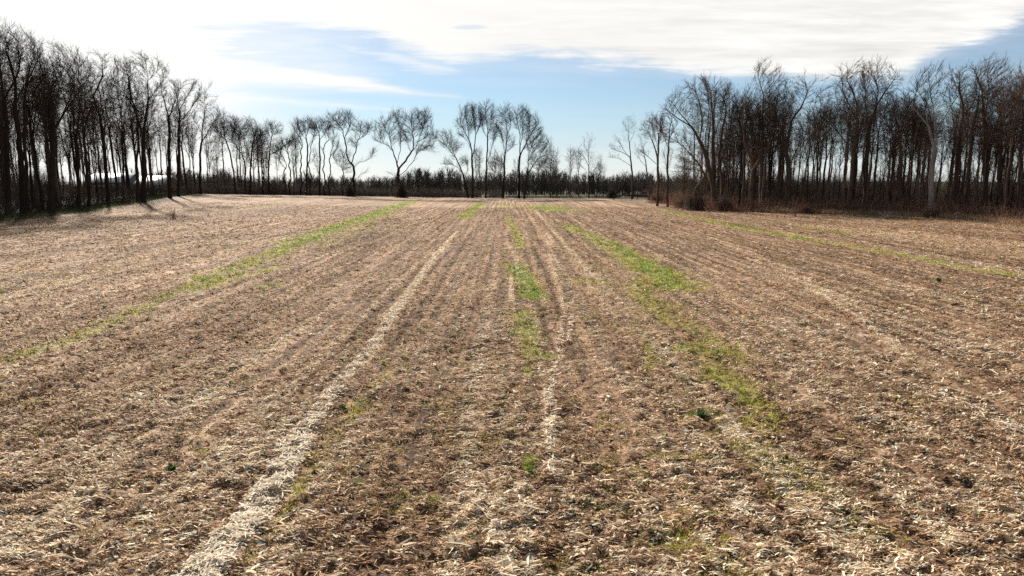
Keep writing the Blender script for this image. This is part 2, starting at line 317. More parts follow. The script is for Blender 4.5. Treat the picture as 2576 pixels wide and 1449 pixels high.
# ------------------------------------------------------------------ ground
def ground_mat():
    m, N, L, b = new_mat('stubble_field')
    def mt(op, a, bb=None, c=None, clamp=False):
        n = N.new('ShaderNodeMath'); n.operation = op; n.use_clamp = clamp
        for i, v in enumerate((a, bb, c)):
            if v is None: continue
            if hasattr(v, 'links'): L.new(v, n.inputs[i])
            else: n.inputs[i].default_value = v
        return n.outputs[0]
    tc = N.new('ShaderNodeTexCoord')
    def noise(sx, sy, scale, detail=3, rough=0.6, rot=SK, dist=0.0):
        mp = N.new('ShaderNodeMapping'); mp.inputs['Scale'].default_value = (sx, sy, 1); mp.inputs['Rotation'].default_value = (0, 0, rot)
        L.new(tc.outputs['Object'], mp.inputs[0])
        n = N.new('ShaderNodeTexNoise'); n.inputs['Scale'].default_value = scale; n.inputs['Detail'].default_value = detail; n.inputs['Roughness'].default_value = rough
        n.inputs['Distortion'].default_value = dist
        L.new(mp.outputs[0], n.inputs['Vector']); return n.outputs['Fac']
    def mix(f, a, c, kind='MIX'):
        n = N.new('ShaderNodeMix'); n.data_type = 'RGBA'; n.blend_type = kind; n.clamp_factor = True
        for i, v in ((0, f), (6, a), (7, c)):
            if hasattr(v, 'links'): L.new(v, n.inputs[i])
            else: n.inputs[i].default_value = v if not isinstance(v, tuple) else v+(1,)
        return n.outputs[2]
    sm0 = lambda q: mt('MULTIPLY_ADD', q, -5.0, 3.2, True)
    zone = N.new('ShaderNodeAttribute'); zone.attribute_name = 'zone'
    sz = N.new('ShaderNodeSeparateColor'); L.new(zone.outputs['Color'], sz.inputs[0])
    grn, pal, wood = sz.outputs
    zone2 = N.new('ShaderNodeAttribute'); zone2.attribute_name = 'verge'
    s2 = N.new('ShaderNodeSeparateColor'); L.new(zone2.outputs['Color'], s2.inputs[0])
    vergeg, strip, bare = s2.outputs
    rows = noise(1.0, 0.035, 1.5, 4, 0.65)          # swaths along the rows
    wide = noise(1.0, 0.25, 0.09, 3, 0.5)
    blot = noise(1, 1, 1.7, 5, 0.65)
    fib = noise(2.2, 6.0, 5.5, 4, 0.7, 0.2, 0.6)
    fib2 = noise(2.0, 6.5, 6.0, 3, 0.7, -0.35, 0.8)
    fine = noise(1, 1.6, 22, 3, 0.7)
    f = mt('ADD', mt('MULTIPLY', mt('MAXIMUM', fib, fib2), 0.95), mt('MULTIPLY', rows, 0.45))
    f = mt('ADD', f, mt('MULTIPLY', blot, 0.45)); f = mt('ADD', f, mt('MULTIPLY', fine, 0.30)); f = mt('ADD', f, mt('MULTIPLY', wide, 0.25))
    sx = N.new('ShaderNodeSeparateXYZ'); L.new(tc.outputs['Object'], sx.inputs[0])
    rs = mt('SINE', mt('MULTIPLY', mt('MULTIPLY_ADD', sx.outputs[1], SK, sx.outputs[0]), 2*math.pi/0.762)); rn = noise(1.0, 0.02, 2.6, 3, 0.6)
    f = mt('MULTIPLY_ADD', rs, 0.055, f); f = mt('ADD', f, mt('MULTIPLY_ADD', rn, 0.65, -0.34))
    f = mt('MULTIPLY_ADD', pal, 0.32, f)
    f = mt('SUBTRACT', f, 0.72)                      # about 0.2 .. 0.9
    r = ramp(N, [(0.30, (0.022, 0.013, 0.007)), (0.41, (0.10, 0.056, 0.029)), (0.56, (0.29, 0.172, 0.100)), (0.72, (0.52, 0.36, 0.23)), (0.88, (0.82, 0.68, 0.48))])
    L.new(f, r.inputs[0])
    r2 = mix(mt('MULTIPLY', bare, mt('MULTIPLY', sm0(fine), 0.9)), r.outputs[0], (0.022, 0.014, 0.008))
    # volunteer grass
    gn = noise(1, 1, 5.0, 4, 0.7); gn2 = noise(1, 1, 0.9, 3, 0.6)
    gcol = ramp(N, [(0.3, (0.10, 0.11, 0.015)), (0.55, (0.29, 0.28, 0.045)), (0.8, (0.48, 0.44, 0.13))]); L.new(gn, gcol.inputs[0])
    gm = mt('MULTIPLY', mt('SUBTRACT', mt('MULTIPLY_ADD', gn, 0.7, grn), 0.62), 2.6, None, True)
    gm = mt('MULTIPLY', gm, mt('MULTIPLY_ADD', gn2, 0.9, 0.25))
    c = mix(gm, r2, gcol.outputs[0])
    # leaf litter of the woods
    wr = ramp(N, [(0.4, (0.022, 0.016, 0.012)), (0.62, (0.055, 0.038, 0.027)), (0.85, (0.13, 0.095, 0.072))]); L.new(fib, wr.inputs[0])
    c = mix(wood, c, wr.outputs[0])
    vr = ramp(N, [(0.35, (0.022, 0.032, 0.010)), (0.55, (0.055, 0.068, 0.02)), (0.78, (0.15, 0.13, 0.06))]); L.new(gn, vr.inputs[0])  # verge grass, greens darkened to stand in for the wood's shade
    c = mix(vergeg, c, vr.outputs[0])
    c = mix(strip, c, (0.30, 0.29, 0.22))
    L.new(c, b.inputs['Base Color']); b.inputs['Roughness'].default_value = 0.85; b.inputs['Specular IOR Level'].default_value = 0.2
    bp = N.new('ShaderNodeBump'); bp.inputs['Strength'].default_value = 0.9; bp.inputs['Distance'].default_value = 0.05
    L.new(mt('ADD', mt('MULTIPLY', mt('MAXIMUM', fib, fib2), 0.8), mt('MULTIPLY', fine, 0.4)), bp.inputs['Height']); L.new(bp.outputs[0], b.inputs['Normal'])
    return m
def grid_axis(a0, fine_end, step, end, g=1.0105):
    v = [a0]
    while v[-1] < fine_end: v.append(v[-1]+step)
    s = step
    while v[-1] < end: s *= g; v.append(v[-1]+s)
    return np.array(v)
def build_ground():
    xp = grid_axis(0, 7, 0.085, 1500, 1.0125); xs = np.concatenate([-xp[:0:-1], xp])
    yp = grid_axis(5.5, 12, 0.085, 2500, 1.0125); ys = np.concatenate([[-600, -200, -60, -30, -15, -5, 0, 2, 4, 5], yp])
    X, Y = np.meshgrid(xs, ys); sh = X.shape
    x = X.ravel(); y = Y.ravel()
    fade = np.clip(1.3-np.hypot(x, y)/140, 0.15, 1)
    Z = terrain(x, y) + micro(x, y)*np.where(np.hypot(x, y) < 200, fade, 0.0)
    sd_ = sdist(x, y)
    inf = np.clip(sd_*1.0+0.5+1.6*vnoise(x*0.5, y*0.5, 22)+0.8*vnoise(x*1.9, y*1.9, 23), 0, 1)
    gr = streaks(x, y, GREEN, 31)*inf + 0.25*np.clip(vnoise(x*1.3, y*0.8, 8)+vnoise(x*0.25, y*0.08, 9)-0.25, 0, 1)
    pa = streaks(x, y, PALE, 41)*inf
    out = 1-inf
    wood = out*1.0
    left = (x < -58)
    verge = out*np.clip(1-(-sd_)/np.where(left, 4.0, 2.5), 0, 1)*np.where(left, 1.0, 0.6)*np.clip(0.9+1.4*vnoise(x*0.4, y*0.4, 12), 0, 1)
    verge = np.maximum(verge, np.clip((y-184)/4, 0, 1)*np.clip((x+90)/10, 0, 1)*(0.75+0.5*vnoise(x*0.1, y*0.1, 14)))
    ingr = inf*np.clip(1.5-sd_/np.where((x < -45) & (y > 60) & (y < 140), 5.0, 0.01), 0, 1)*0.9*np.clip(1+1.5*vnoise(x*0.6, y*0.6, 15), 0, 1)  # same shade-darkened green carried into the field beside the left wood
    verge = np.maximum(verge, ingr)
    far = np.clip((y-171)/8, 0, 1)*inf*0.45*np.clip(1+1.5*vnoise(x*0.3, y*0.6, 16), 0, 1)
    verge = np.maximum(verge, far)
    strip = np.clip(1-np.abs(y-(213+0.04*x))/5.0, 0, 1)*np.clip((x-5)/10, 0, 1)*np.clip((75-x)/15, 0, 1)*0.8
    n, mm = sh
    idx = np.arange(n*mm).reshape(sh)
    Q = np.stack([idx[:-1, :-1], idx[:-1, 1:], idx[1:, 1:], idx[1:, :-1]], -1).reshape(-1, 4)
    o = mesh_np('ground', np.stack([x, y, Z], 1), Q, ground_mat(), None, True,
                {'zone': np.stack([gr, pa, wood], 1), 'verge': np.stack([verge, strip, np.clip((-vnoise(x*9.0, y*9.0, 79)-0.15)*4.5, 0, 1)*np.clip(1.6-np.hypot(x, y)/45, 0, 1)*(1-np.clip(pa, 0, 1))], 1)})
    tag(o, 'harvested field of brown corn residue with tramlines, running to the woods', None, None, 'structure')
build_ground()

# ------------------------------------------------------------------ corn residue on the field
def scatter(rng, n, d0, d1, power, spread=0.86):
    """points in a fan ahead of the camera, density falling as distance**-power"""
    u = rng.random(n); e = 2-power
    if abs(e) < 1e-6: d = d0*(d1/d0)**u
    else: d = (d0**e + u*(d1**e-d0**e))**(1/e)
    x = (rng.random(n)*2-1)*d*spread
    return x, d
def flakes(rng, x, y, length, width, ang, pitch, col, lift, curl):
    """bent strips of two quads"""
    n = len(x); z = HT(x, y)
    d = np.stack([np.cos(ang)*np.cos(pitch), np.sin(ang)*np.cos(pitch), np.sin(pitch)], 1)
    roll = rng.normal(0, 0.5, n)
    s0 = np.stack([-np.sin(ang), np.cos(ang), np.zeros(n)], 1)
    s = s0*np.cos(roll)[:, None] + np.array([0, 0, 1.0])*np.sin(roll)[:, None]
    c = np.stack([x, y, z+lift], 1)
    L2 = (length/2)[:, None]; w2 = (width/2)[:, None]
    up = np.zeros((n, 3)); up[:, 2] = curl
    a = c-d*L2; m_ = c+up; b = c+d*L2
    tw = rng.uniform(0.25, 0.9, n)[:, None]
    V = np.stack([a-s*w2*tw, a+s*w2*tw, m_-s*w2, m_+s*w2, b-s*w2*0.6, b+s*w2*0.6], 1).reshape(-1, 3)
    k = (np.arange(n)*6)[:, None]
    Q = np.stack([k+np.array([[0, 1, 3, 2]]), k+np.array([[2, 3, 5, 4]])], 1).reshape(-1, 4)
    return V, Q, np.repeat(col, 6, 0)
def residue():
    rng = np.random.default_rng(5)
    n = 1400000
    x, y = scatter(rng, n, 7.2, 120, 1.75)
    s = rowx(x, y)
    sd_ = sdist(x, y); pa = streaks(x, y, PALE, 41); gr = streaks(x, y, GREEN, 31)
    cover = 0.56 + 0.10*np.cos(s*2*math.pi/0.762) + 0.5*vnoise(s*2.9, y*0.03, 78) + 0.95*vnoise(x*9.0, y*9.0, 79) + 0.55*vnoise(s*1.3, y*0.07, 71) + 0.5*vnoise(x*0.9, y*0.9, 72) + 0.35*vnoise(x*3, y*3, 73) + 0.9*pa - 0.25*np.clip(gr, 0, 1)
    keep = (sd_ > np.where(x < -48, 2.2+2.5*vnoise(x*0.35, y*0.35, 80), 0.2)) & (rng.random(n) < cover)
    x, y, s, pa, gr = x[keep], y[keep], s[keep], pa[keep], gr[keep]; n = len(x)
    d = np.hypot(x, y)
    L = np.clip(rng.lognormal(math.log(0.074), 0.52, n), 0.03, 0.27)*(1+0.012*np.clip(d-15, 0, 60))
    wd = np.clip(rng.lognormal(math.log(0.0155), 0.48, n), 0.005, 0.06)*(1+0.022*np.clip(d-12, 0, 70))
    L = np.where(rng.random(n) < 0.01, L*1.6, L)
    ang = np.where(rng.random(n) < 0.68, rng.normal(0.0, 0.38, n), rng.random(n)*math.pi)
    pitch = rng.normal(0, 0.16, n)
    # colour: brown, tan or bleached
    bl = rng.random(n)*1.0 + 0.30*pa + 0.30*vnoise(s*1.1, y*0.05, 74) + 0.25*vnoise(x*0.6, y*0.6, 75) + 0.07*np.cos(s*2*math.pi/0.762) + 0.42*vnoise(s*2.9, y*0.03, 78) + 0.03 - 0.20*np.clip((d-25)/70, 0, 1)  # darker with distance, to offset the bright wash of grazing light
    c0 = np.array([0.058, 0.028, 0.014]); c1 = np.array([0.29, 0.168, 0.086]); c2 = np.array([0.60, 0.435, 0.275]); c3 = np.array([0.88, 0.77, 0.59])
    t = np.clip(bl, 0, 1)[:, None]
    col = np.where(t < 0.38, c0+(c1-c0)*t/0.38, np.where(t < 0.74, c1+(c2-c1)*(t-0.38)/0.36, c2+(c3-c2)*(t-0.74)/0.26))
    grey = rng.random(n) < 0.06
    col[grey] = col[grey].mean(1, keepdims=True)*np.array([0.95, 0.97, 0.9])
    col *= rng.uniform(0.8, 1.2, (n, 1))
    col = np.clip(col, 0.01, 0.88)
    lift = 0.006+rng.random(n)*0.035+np.abs(np.sin(pitch))*L*0.4
    curl = rng.normal(0.004, 0.012, n)
    V, Q, C = flakes(rng, x, y, L, wd, ang, pitch, col, lift, curl)
    # bleached husks blown together along the wheel tracks
    n = 700000; x, y = scatter(rng, n, 7.2, 75, 1.6); pa = streaks(x, y, PALE, 41)
    keep = rng.random(n) < np.clip((pa-0.38)*1.9, 0, 1)*np.clip(0.9+1.2*vnoise(x*2.5, y*2.5, 76), 0.1, 1); x, y = x[keep], y[keep]; n = len(x); d = np.hypot(x, y)
    L = rng.uniform(0.06, 0.22, n)*(1+0.01*d); wd = rng.uniform(0.012, 0.035, n)*(1+0.02*np.clip(d-12, 0, 70))
    col = np.array([0.86, 0.76, 0.61])*rng.uniform(0.6, 1.0, (n, 1))
    V2, Q2, C2 = flakes(rng, x, y, L, wd, rng.random(n)*math.pi, rng.normal(0, 0.1, n), col, 0.03+rng.random(n)*0.04, rng.normal(0.004, 0.01, n))
    Q2 = Q2+len(V); V = np.vstack([V, V2]); Q = np.vstack([Q, Q2]); C = np.vstack([C, C2])
    o = mesh_np('residue', V, Q, STRAW, None, False, {'col': C})
    tag(o, 'chopped corn husks, leaves and stalk pieces littering the field', None, None, 'stuff')
residue()

def grass():
    rng = np.random.default_rng(8)
    n = 1700000
    x, y = scatter(rng, n, 7.2, 150, 1.55)
    gr = streaks(x, y, GREEN, 31)
    sc = np.clip(vnoise(x*1.4, y*1.1, 61)+0.7*vnoise(x*0.18, y*0.06, 62)+1.0*vnoise(x*4, y*4, 63)-0.30, 0, 1)*0.9
    p = np.clip(gr-0.12, 0, 1)*1.3*np.clip(0.42+2.2*vnoise(x*3.3, y*3.3, 64)+1.3*vnoise(x*0.9, y*0.7, 65), 0.03, 1) + sc*0.8
    keep = (rng.random(n) < p) & (sdist(x, y) > 0.3)
    x, y, gr = x[keep], y[keep], gr[keep]; n = len(x); d = np.hypot(x, y)
    z = HT(x, y)
    h = rng.uniform(0.03, 0.105, n)*(1+0.6*np.clip(gr, 0, 1))*(1+0.004*d); w = rng.uniform(0.004, 0.010, n)*(1+0.03*np.clip(d-10, 0, 80))
    a = rng.random(n)*6.283; lean = rng.uniform(0.2, 1.3, n)
    dx = np.cos(a)*np.sin(lean); dy = np.sin(a)*np.sin(lean); dz = np.cos(lean)
    b = np.stack([x, y, z-0.005], 1); D = np.stack([dx, dy, dz], 1); S = np.stack([-np.sin(a), np.cos(a), np.zeros(n)], 1)
    mid = b+D*(h*0.55)[:, None]; tip = b+D*h[:, None]; tip[:, 2] -= 0.15*h
    w_ = w[:, None]
    V = np.stack([b-S*w_, b+S*w_, mid+S*w_, mid-S*w_, tip+S*w_*0.25, tip-S*w_*0.25], 1).reshape(-1, 3)
    k = (np.arange(n)*6)[:, None]
    Q = np.stack([k+np.array([[0, 1, 2, 3]]), k+np.array([[3, 2, 4, 5]])], 1).reshape(-1, 4)
    t = np.clip(rng.random(n)*0.55+0.8*vnoise(x*0.8, y*0.5, 66)+0.32, 0, 1)[:, None]
    c = np.array([0.14, 0.19, 0.015])*(1-t)+np.array([0.46, 0.42, 0.06])*t
    fr = np.clip((gr-0.75)*2.2+1.2*vnoise(x*1.1, y*0.9, 69), 0, 1)[:, None]
    c = c*(1-fr)+np.array([0.19, 0.34, 0.025])*fr
    dark = (vnoise(x*1.9, y*1.9, 67) > 0.30)[:, None]
    c = np.where(dark, np.array([0.07, 0.14, 0.02]), c)*rng.uniform(0.75, 1.25, (n, 1))
    o = mesh_np('grass', V, Q, GRASSM, None, False, {'col': np.repeat(c, 6, 0)})
    tag(o, 'bright green volunteer grass growing in streaks through the residue', None, None, 'stuff')
grass()

# ------------------------------------------------------------------ trees
class Tree:
    def __init__(s): s.p = []; s.par = []
    def add(s, pt, parent): s.p.append(np.array(pt, float)); s.par.append(parent); return len(s.p)-1
def grow(rng, limbs, crowns, natt, step=0.46, tip=0.013, trunk_r=0.35, twigs=3, twig_len=(0.5, 1.6), tw_r=0.0135, infl=7.0, wig=0.05, upt=0.25, jit=0.10, iters=90, inert=0.75, killf=2.0, tw_max=0.05):
    """limbs: list of polylines (n,3) in metres, first is the trunk; crowns: ellipsoids (cx,cy,cz,rx,ry,rz)"""
    T = Tree()
    for li, pl in enumerate(limbs):
        pl = np.array(pl, float)
        if li == 0: cur = T.add(pl[0], -1)
        else:
            A = np.array(T.p); dd = np.hypot(A[:, 0]-pl[0, 0], A[:, 2]-pl[0, 2]); cur = int(dd.argmin())
            sh_ = A[cur]-pl[0]; k = np.linspace(1, 0.0, len(pl))[:, None]; k[:, 0] = 1
            pl = pl + np.array([sh_[0], 0, sh_[2]])*np.linspace(1, 0, len(pl))[:, None] + np.array([0, sh_[1], 0])
        # smooth the polyline and walk it in steps
        seg = np.linalg.norm(np.diff(pl, axis=0), axis=1); tot = seg.sum(); cs = np.concatenate([[0], np.cumsum(seg)])
        m = max(2, int(tot/step)); ts = np.linspace(0, tot, m+1)[1:]
        sp = np.stack([np.interp(ts, cs, pl[:, k]) for k in range(3)], 1)
        if len(sp) > 4:
            q = np.vstack([pl[0], sp, sp[-1]]); sp = (q[:-2]+2*q[1:-1]+q[2:])/4
        ph = rng.random(4)*6.28
        for t, pt in zip(ts, sp):
            wv = wig*min(1, t/2.0)
            pt = pt + np.array([math.sin(t*1.1+ph[0])+0.6*math.sin(t*2.7+ph[1]), math.sin(t*0.9+ph[2]), 0.3*math.sin(t*1.7+ph[3])])*wv
            cur = T.add(pt, cur)
    P = np.array(T.p); par = list(T.par)
    # attractors
    A = []; natt = int(natt*2.4)
    vol = np.array([c[3]*c[4]*c[5] for c in crowns]); cnt = np.maximum(8, (natt*vol/vol.sum())).astype(int)
    for c, k in zip(crowns, cnt):
        v = nrm(rng.normal(size=(k, 3))); r = rng.random(k)**(1/3.4)
        A.append(v*r[:, None]*np.array(c[3:6])*(1+0.10*rng.normal(size=(k, 1)))+np.array(c[:3]))
    A = np.vstack(A)
    A = A[A[:, 2] > 0.5]
    D = np.linalg.norm(A[:, None]-P[None], axis=2); bi = D.argmin(1); bd = D.min(1)
    kill = killf*step
    npt = len(P); allD = np.zeros((npt, 3)); pp = np.array(par); allD[1:] = nrm(P[1:]-P[pp[1:]]); allD[0] = (0, 0, 1)
    allP = P
    for it in range(iters):
        act = bd < infl
        if act.sum() < 3: 
            if it < 5: infl *= 1.6; continue
            break
        dirs = nrm(A[act]-allP[bi[act]]); ui, inv = np.unique(bi[act], return_inverse=True)
        acc = np.zeros((len(ui), 3)); np.add.at(acc, inv, dirs); acc = nrm(acc)
        acc = nrm(acc+np.array([0, 0, upt])+allD[ui]*inert+rng.normal(size=acc.shape)*jit)
        allD = np.vstack([allD, acc])
        newP = allP[ui]+acc*step
        par += list(ui); allP = np.vstack([allP, newP])
        D = np.linalg.norm(A[:, None]-newP[None], axis=2); nb = D.argmin(1); nd = D.min(1)
        up_ = nd < bd; bi = np.where(up_, nb+npt, bi); bd = np.where(up_, nd, bd); npt = len(allP)
        k = bd > kill; A, bi, bd = A[k], bi[k], bd[k]
        if len(A) < 4 or npt > 12000: break
    par = np.array(par); n = len(par)
    kc = np.zeros(n, int); np.add.at(kc, par[1:], 1)
    mc = np.full(n, -1); mc[par[1:]] = np.arange(1, n)
    sm_ = np.where((mc >= 0) & (np.arange(n) >= len(P)) & (np.arange(n) > 0))[0]
    for _ in range(3): allP[sm_] = 0.5*allP[sm_]+0.25*allP[par[sm_]]+0.25*allP[mc[sm_]]
    cnt = np.zeros(n); kids = np.zeros(n, int)
    np.add.at(kids, par[1:], 1)
    cnt[kids == 0] = 1
    for i in range(n-1, 0, -1): cnt[par[i]] += cnt[i]
    e = math.log(max(cnt[0], 2))/math.log(trunk_r/tip)
    R = tip*np.maximum(cnt, 1)**(1/e)
    HH = allP[:, 2].max(); R = np.maximum(R*(1-0.42*np.clip(allP[:, 2]/HH, 0, 1)), tip*0.8)
    # trunk flare
    R *= 1+0.35*np.exp(-np.maximum(allP[:, 2], 0)/0.7)*(R > 0.08)
    dirn = np.zeros((n, 3)); dirn[1:] = nrm(allP[1:]-allP[par[1:]]); dirn[0] = (0, 0, 1)
    # main child of each node carries the parent's ring on
    main = np.full(n, -1)
    order = np.argsort(R[1:])+1
    main[par[order]] = order
    tw = []
    cand = np.where((R < tw_max) & (np.arange(n) > 3))[0]
    if twigs and len(cand):
        k = np.repeat(cand, twigs); keep = rng.random(len(k)) < 0.9; k = k[keep]
        d0 = nrm(dirn[k]*1.0+rng.normal(size=(len(k), 3))*0.42+np.array([0, 0, 0.28]))
        ln = rng.uniform(*twig_len, len(k))
        f = rng.random(len(k))[:, None]
        p0 = allP[k]-(allP[k]-allP[np.maximum(par[k], 0)])*f
        p1 = p0+d0*(ln*0.5)[:, None]
        d1 = nrm(d0+rng.normal(size=d0.shape)*0.3+np.array([0, 0, 0.12])); p2 = p1+d1*(ln*0.5)[:, None]
        d2 = nrm(d0+rng.normal(size=d0.shape)*0.4); p3 = p1+d2*(ln*0.4)[:, None]
        tw = [(p0, p1, tw_r*1.2, tw_r), (p1, p2, tw_r, tw_r*0.5), (p1, p3, tw_r*0.9, tw_r*0.5)]
    return dict(P=allP, par=par, R=R, dir=dirn, main=main, tw=tw)
REF = nrm(np.array([0.31, 0.92, 0.2]))
def frame(d):
    a = np.cross(d, REF); a = nrm(a); b = np.cross(d, a); return a, b
def ring(P, D, R, k):
    a, b = frame(D); th = np.arange(k)*2*math.pi/k
    return P[:, None]+R[:, None, None]*(a[:, None]*np.cos(th)[None, :, None]+b[:, None]*np.sin(th)[None, :, None])
def skel_mesh(t, sel, k):
    """segments (child indices) in sel -> verts, quads"""
    P, par, R, D, main = t['P'], t['par'], t['R'], t['dir'], t['main']
    is_main = (main[par[sel]] == sel) & (par[sel] > -1)
    pr = par[sel]
    sr = np.where(is_main, np.minimum(R[pr], R[sel]*1.6+0.01), R[sel]*1.05); sdn = np.where(is_main[:, None], D[pr], D[sel])
    a = ring(P[pr], sdn, sr, k); b = ring(P[sel], D[sel], R[sel], k)
    # exact match where the chain goes on, so the skin is closed
    a2 = ring(P[pr], D[pr], R[pr], k); ok = is_main & (R[pr] < R[sel]*1.6+0.01)
    a = np.where(ok[:, None, None], a2, a)
    V = np.concatenate([a, b], 1).reshape(-1, 3)
    base = (np.arange(len(sel))*2*k)[:, None]; j = np.arange(k); j2 = (j+1) % k
    Q = np.stack([base+j, base+j2, base+k+j2, base+k+j], -1).reshape(-1, 4)
    return V, Q
def seg_mesh(p0, p1, r0, r1, k=3):
    n = len(p0); d = nrm(p1-p0)
    r0 = np.broadcast_to(np.asarray(r0, float), (n,)); r1 = np.broadcast_to(np.asarray(r1, float), (n,))
    V = np.concatenate([ring(p0, d, r0, k), ring(p1, d, r1, k)], 1).reshape(-1, 3)
    base = (np.arange(n)*2*k)[:, None]; j = np.arange(k); j2 = (j+1) % k
    Q = np.stack([base+j, base+j2, base+k+j2, base+k+j], -1).reshape(-1, 4)
    return V, Q
def cat(parts):
    V = []; Q = []; o = 0
    for v, q in parts:
        V.append(v); Q.append(q+o); o += len(v)
    return np.vstack(V), np.vstack(Q)
def tree_meshes(t, thick=0.06):
    idx = np.arange(1, len(t['par']))
    R = t['R'][idx]; trunk = idx[R >= thick]; mid = idx[R < thick]
    tv = skel_mesh(t, trunk, 8)
    parts = []
    if len(mid): parts.append(skel_mesh(t, mid, 4))
    for a in t['tw']: parts.append(seg_mesh(*a))
    return tv, (cat(parts) if parts else None)
def tree_obj(name, t, loc, label, group, bark=None, twig=None, cat_='tree', thick=0.06):
    e = empty(name, loc, label, cat_, group)
    (tv, tq), cr = tree_meshes(t, thick)
    mesh_np('trunk', tv, tq, bark or BARK, e, True)
    if cr is not None: mesh_np('crown', cr[0], cr[1], twig or TWIG, e, False)
    return e
def copy_tree(src, loc, rz, sc, label, group):
    r = src.copy(); COL.objects.link(r); r.location = loc; r.rotation_euler = (0, 0, rz); r.scale = sc
    r['label'] = label; r['group'] = group
    for ch in src.children:
        c = ch.copy(); COL.objects.link(c); c.parent = r
    return r

class Z:                          # turns zoomed-crop coordinates into photo positions
    def __init__(s, ox, oy, k): s.ox, s.oy, s.k = ox, oy, k
    def __call__(s, x, y): return s.ox+x*s.k, s.oy+y*s.k
ZA = Z(0, 0, 0.405); ZB = Z(503, 234.8, 0.25); ZC = Z(1048, 234.8, 0.25); ZD = Z(1509, 109, 0.33); ZE = Z(1989, 109, 0.3415)
HEROES = []
def hero(z, d, limbs, crowns, label, group, seed, natt=900, r=0.33, name='bare_tree', bark=None, twig=None, wig=0.055, depthf=0.55, **kw):
    if group == GL: r *= 0.82
    if group == GR: bark = bark or BARK_LIT; twig = twig or TWIG_LIT  # brown-lit look of this wood comes from bark and twig colour
    if group == GB: r *= 0.88; natt = int(natt*1.25); kw.setdefault('twigs', 4); kw.setdefault('tw_r', 0.0125); kw.setdefault('twig_len', (0.8, 2.3)); kw.setdefault('tw_max', 0.08)
    rng = np.random.default_rng(seed)
    bx, by = z(*limbs[0][0]); bp = W(bx, by, d); gz = float(terrain(bp[0], bp[1]))
    base = np.array([bp[0], d, gz])
    L3 = []
    for i, pl in enumerate(limbs):
        w = np.array([W(*z(*q), d) for q in pl]) - base
        if i == 0: w[0] = (w[0][0], 0, -0.2)
        ln = np.linalg.norm(w[-1]-w[0]); s = rng.choice([-1, 1])*rng.uniform(0.2, depthf)*ln if i else rng.uniform(-0.08, 0.08)*ln
        w[:, 1] = np.linspace(0, 1, len(w))**1.2*s
        L3.append(w)
    C = []
    for cx, cy, rx, ry in crowns:
        c = W(*z(cx, cy), d)-base; m = z.k*d/F
        C.append((c[0], rng.uniform(-0.15, 0.15)*rx*m, c[2], rx*m, max(rx*m*0.85, 1.0), ry*m))
    t = grow(rng, L3, C, natt, trunk_r=r, wig=wig, **kw)
    o = tree_obj(name, t, base, label, group, bark, twig); o['seed'] = seed
    HEROES.append((o, 'left' if group == GL else 'right' if group == GR else 'row')); return o
GB = 'bare trees in the row across the far end of the field'
GL = 'bare trees at the edge of the left wood'
GR = 'bare trees at the edge of the right wood'

# --- the far row (crop B and C)
hero(ZB, 158, [[(0, 1010), (2, 640), (20, 400), (45, 200), (50, 60)], [(10, 500), (90, 330), (170, 200)], [(15, 520), (100, 490), (190, 500)], [(20, 400), (-40, 280), (-70, 200)]],
     [(60, 210, 140, 200), (150, 300, 90, 120), (120, 470, 80, 60)], 'tall bare tree ending the left wood, its rounded crown lower than its neighbours', GL, 1, 1100, 0.34)
hero(ZB, 172, [[(365, 1005), (340, 800), (318, 640), (275, 500), (255, 400), (248, 180)], [(315, 620), (360, 560)], [(262, 420), (330, 330), (370, 270)], [(270, 470), (200, 380), (160, 320)]],
     [(270, 360, 130, 120), (200, 400, 60, 80)], 'slim leaning tree with a thin spire, first in the far row beyond the left wood', GB, 2, 600, 0.24)
hero(ZB, 173, [[(455, 1005), (458, 800), (455, 700), (430, 620), (380, 540), (335, 480), (340, 430)], [(455, 680), (440, 560), (430, 420), (380, 340)], [(465, 720), (500, 600), (480, 450)]],
     [(400, 370, 90, 110), (350, 450, 50, 50), (480, 330, 50, 60)], 'far-row tree forking low into three slim limbs beside the thin-spired tree', GB, 3, 620, 0.25)
hero(ZB, 174, [[(500, 1008), (505, 800), (510, 640), (522, 500), (540, 420), (505, 320)], [(525, 500), (590, 420), (640, 380)], [(540, 430), (560, 350)]],
     [(510, 330, 75, 70), (570, 400, 70, 60)], 'straight far-row tree standing just right of a three-limbed one', GB, 4, 520, 0.24)
hero(ZB, 175, [[(632, 1008), (630, 800), (620, 700), (600, 600), (585, 500), (590, 400)], [(628, 780), (650, 680), (640, 600), (665, 520), (640, 430)], [(630, 800), (680, 740), (660, 640), (655, 560)]],
     [(600, 430, 50, 70), (650, 460, 50, 60)], 'clump of crooked thin stems sharing one foot in the far row', GB, 5, 420, 0.2, wig=0.22)
hero(ZB, 176, [[(690, 1010), (692, 800), (690, 680), (705, 600), (710, 480), (725, 400), (715, 320)], [(700, 630), (750, 600), (810, 560), (870, 500), (910, 480)], [(725, 420), (780, 370)], [(712, 460), (670, 380)]],
     [(730, 370, 100, 70), (850, 500, 70, 45)], 'far-row tree with a neat round top and one long arm reaching right', GB, 6, 620, 0.25)
hero(ZB, 177, [[(855, 1010), (850, 850), (860, 700), (830, 640), (770, 600), (740, 610)], [(850, 760), (790, 690), (760, 560)]],
     [(770, 560, 70, 50), (820, 650, 50, 50)], 'twisted low tree bending left under a long arm in the far row', GB, 7, 300, 0.2, wig=0.25)
hero(ZB, 178, [[(905, 1010), (905, 820), (908, 680), (880, 600), (840, 560), (790, 575)], [(905, 650), (900, 560), (930, 470)]],
     [(850, 520, 80, 55), (930, 470, 40, 60)], 'twisted bare tree with a crook at mid height, beside the low bent one', GB, 8, 330, 0.21, wig=0.22)
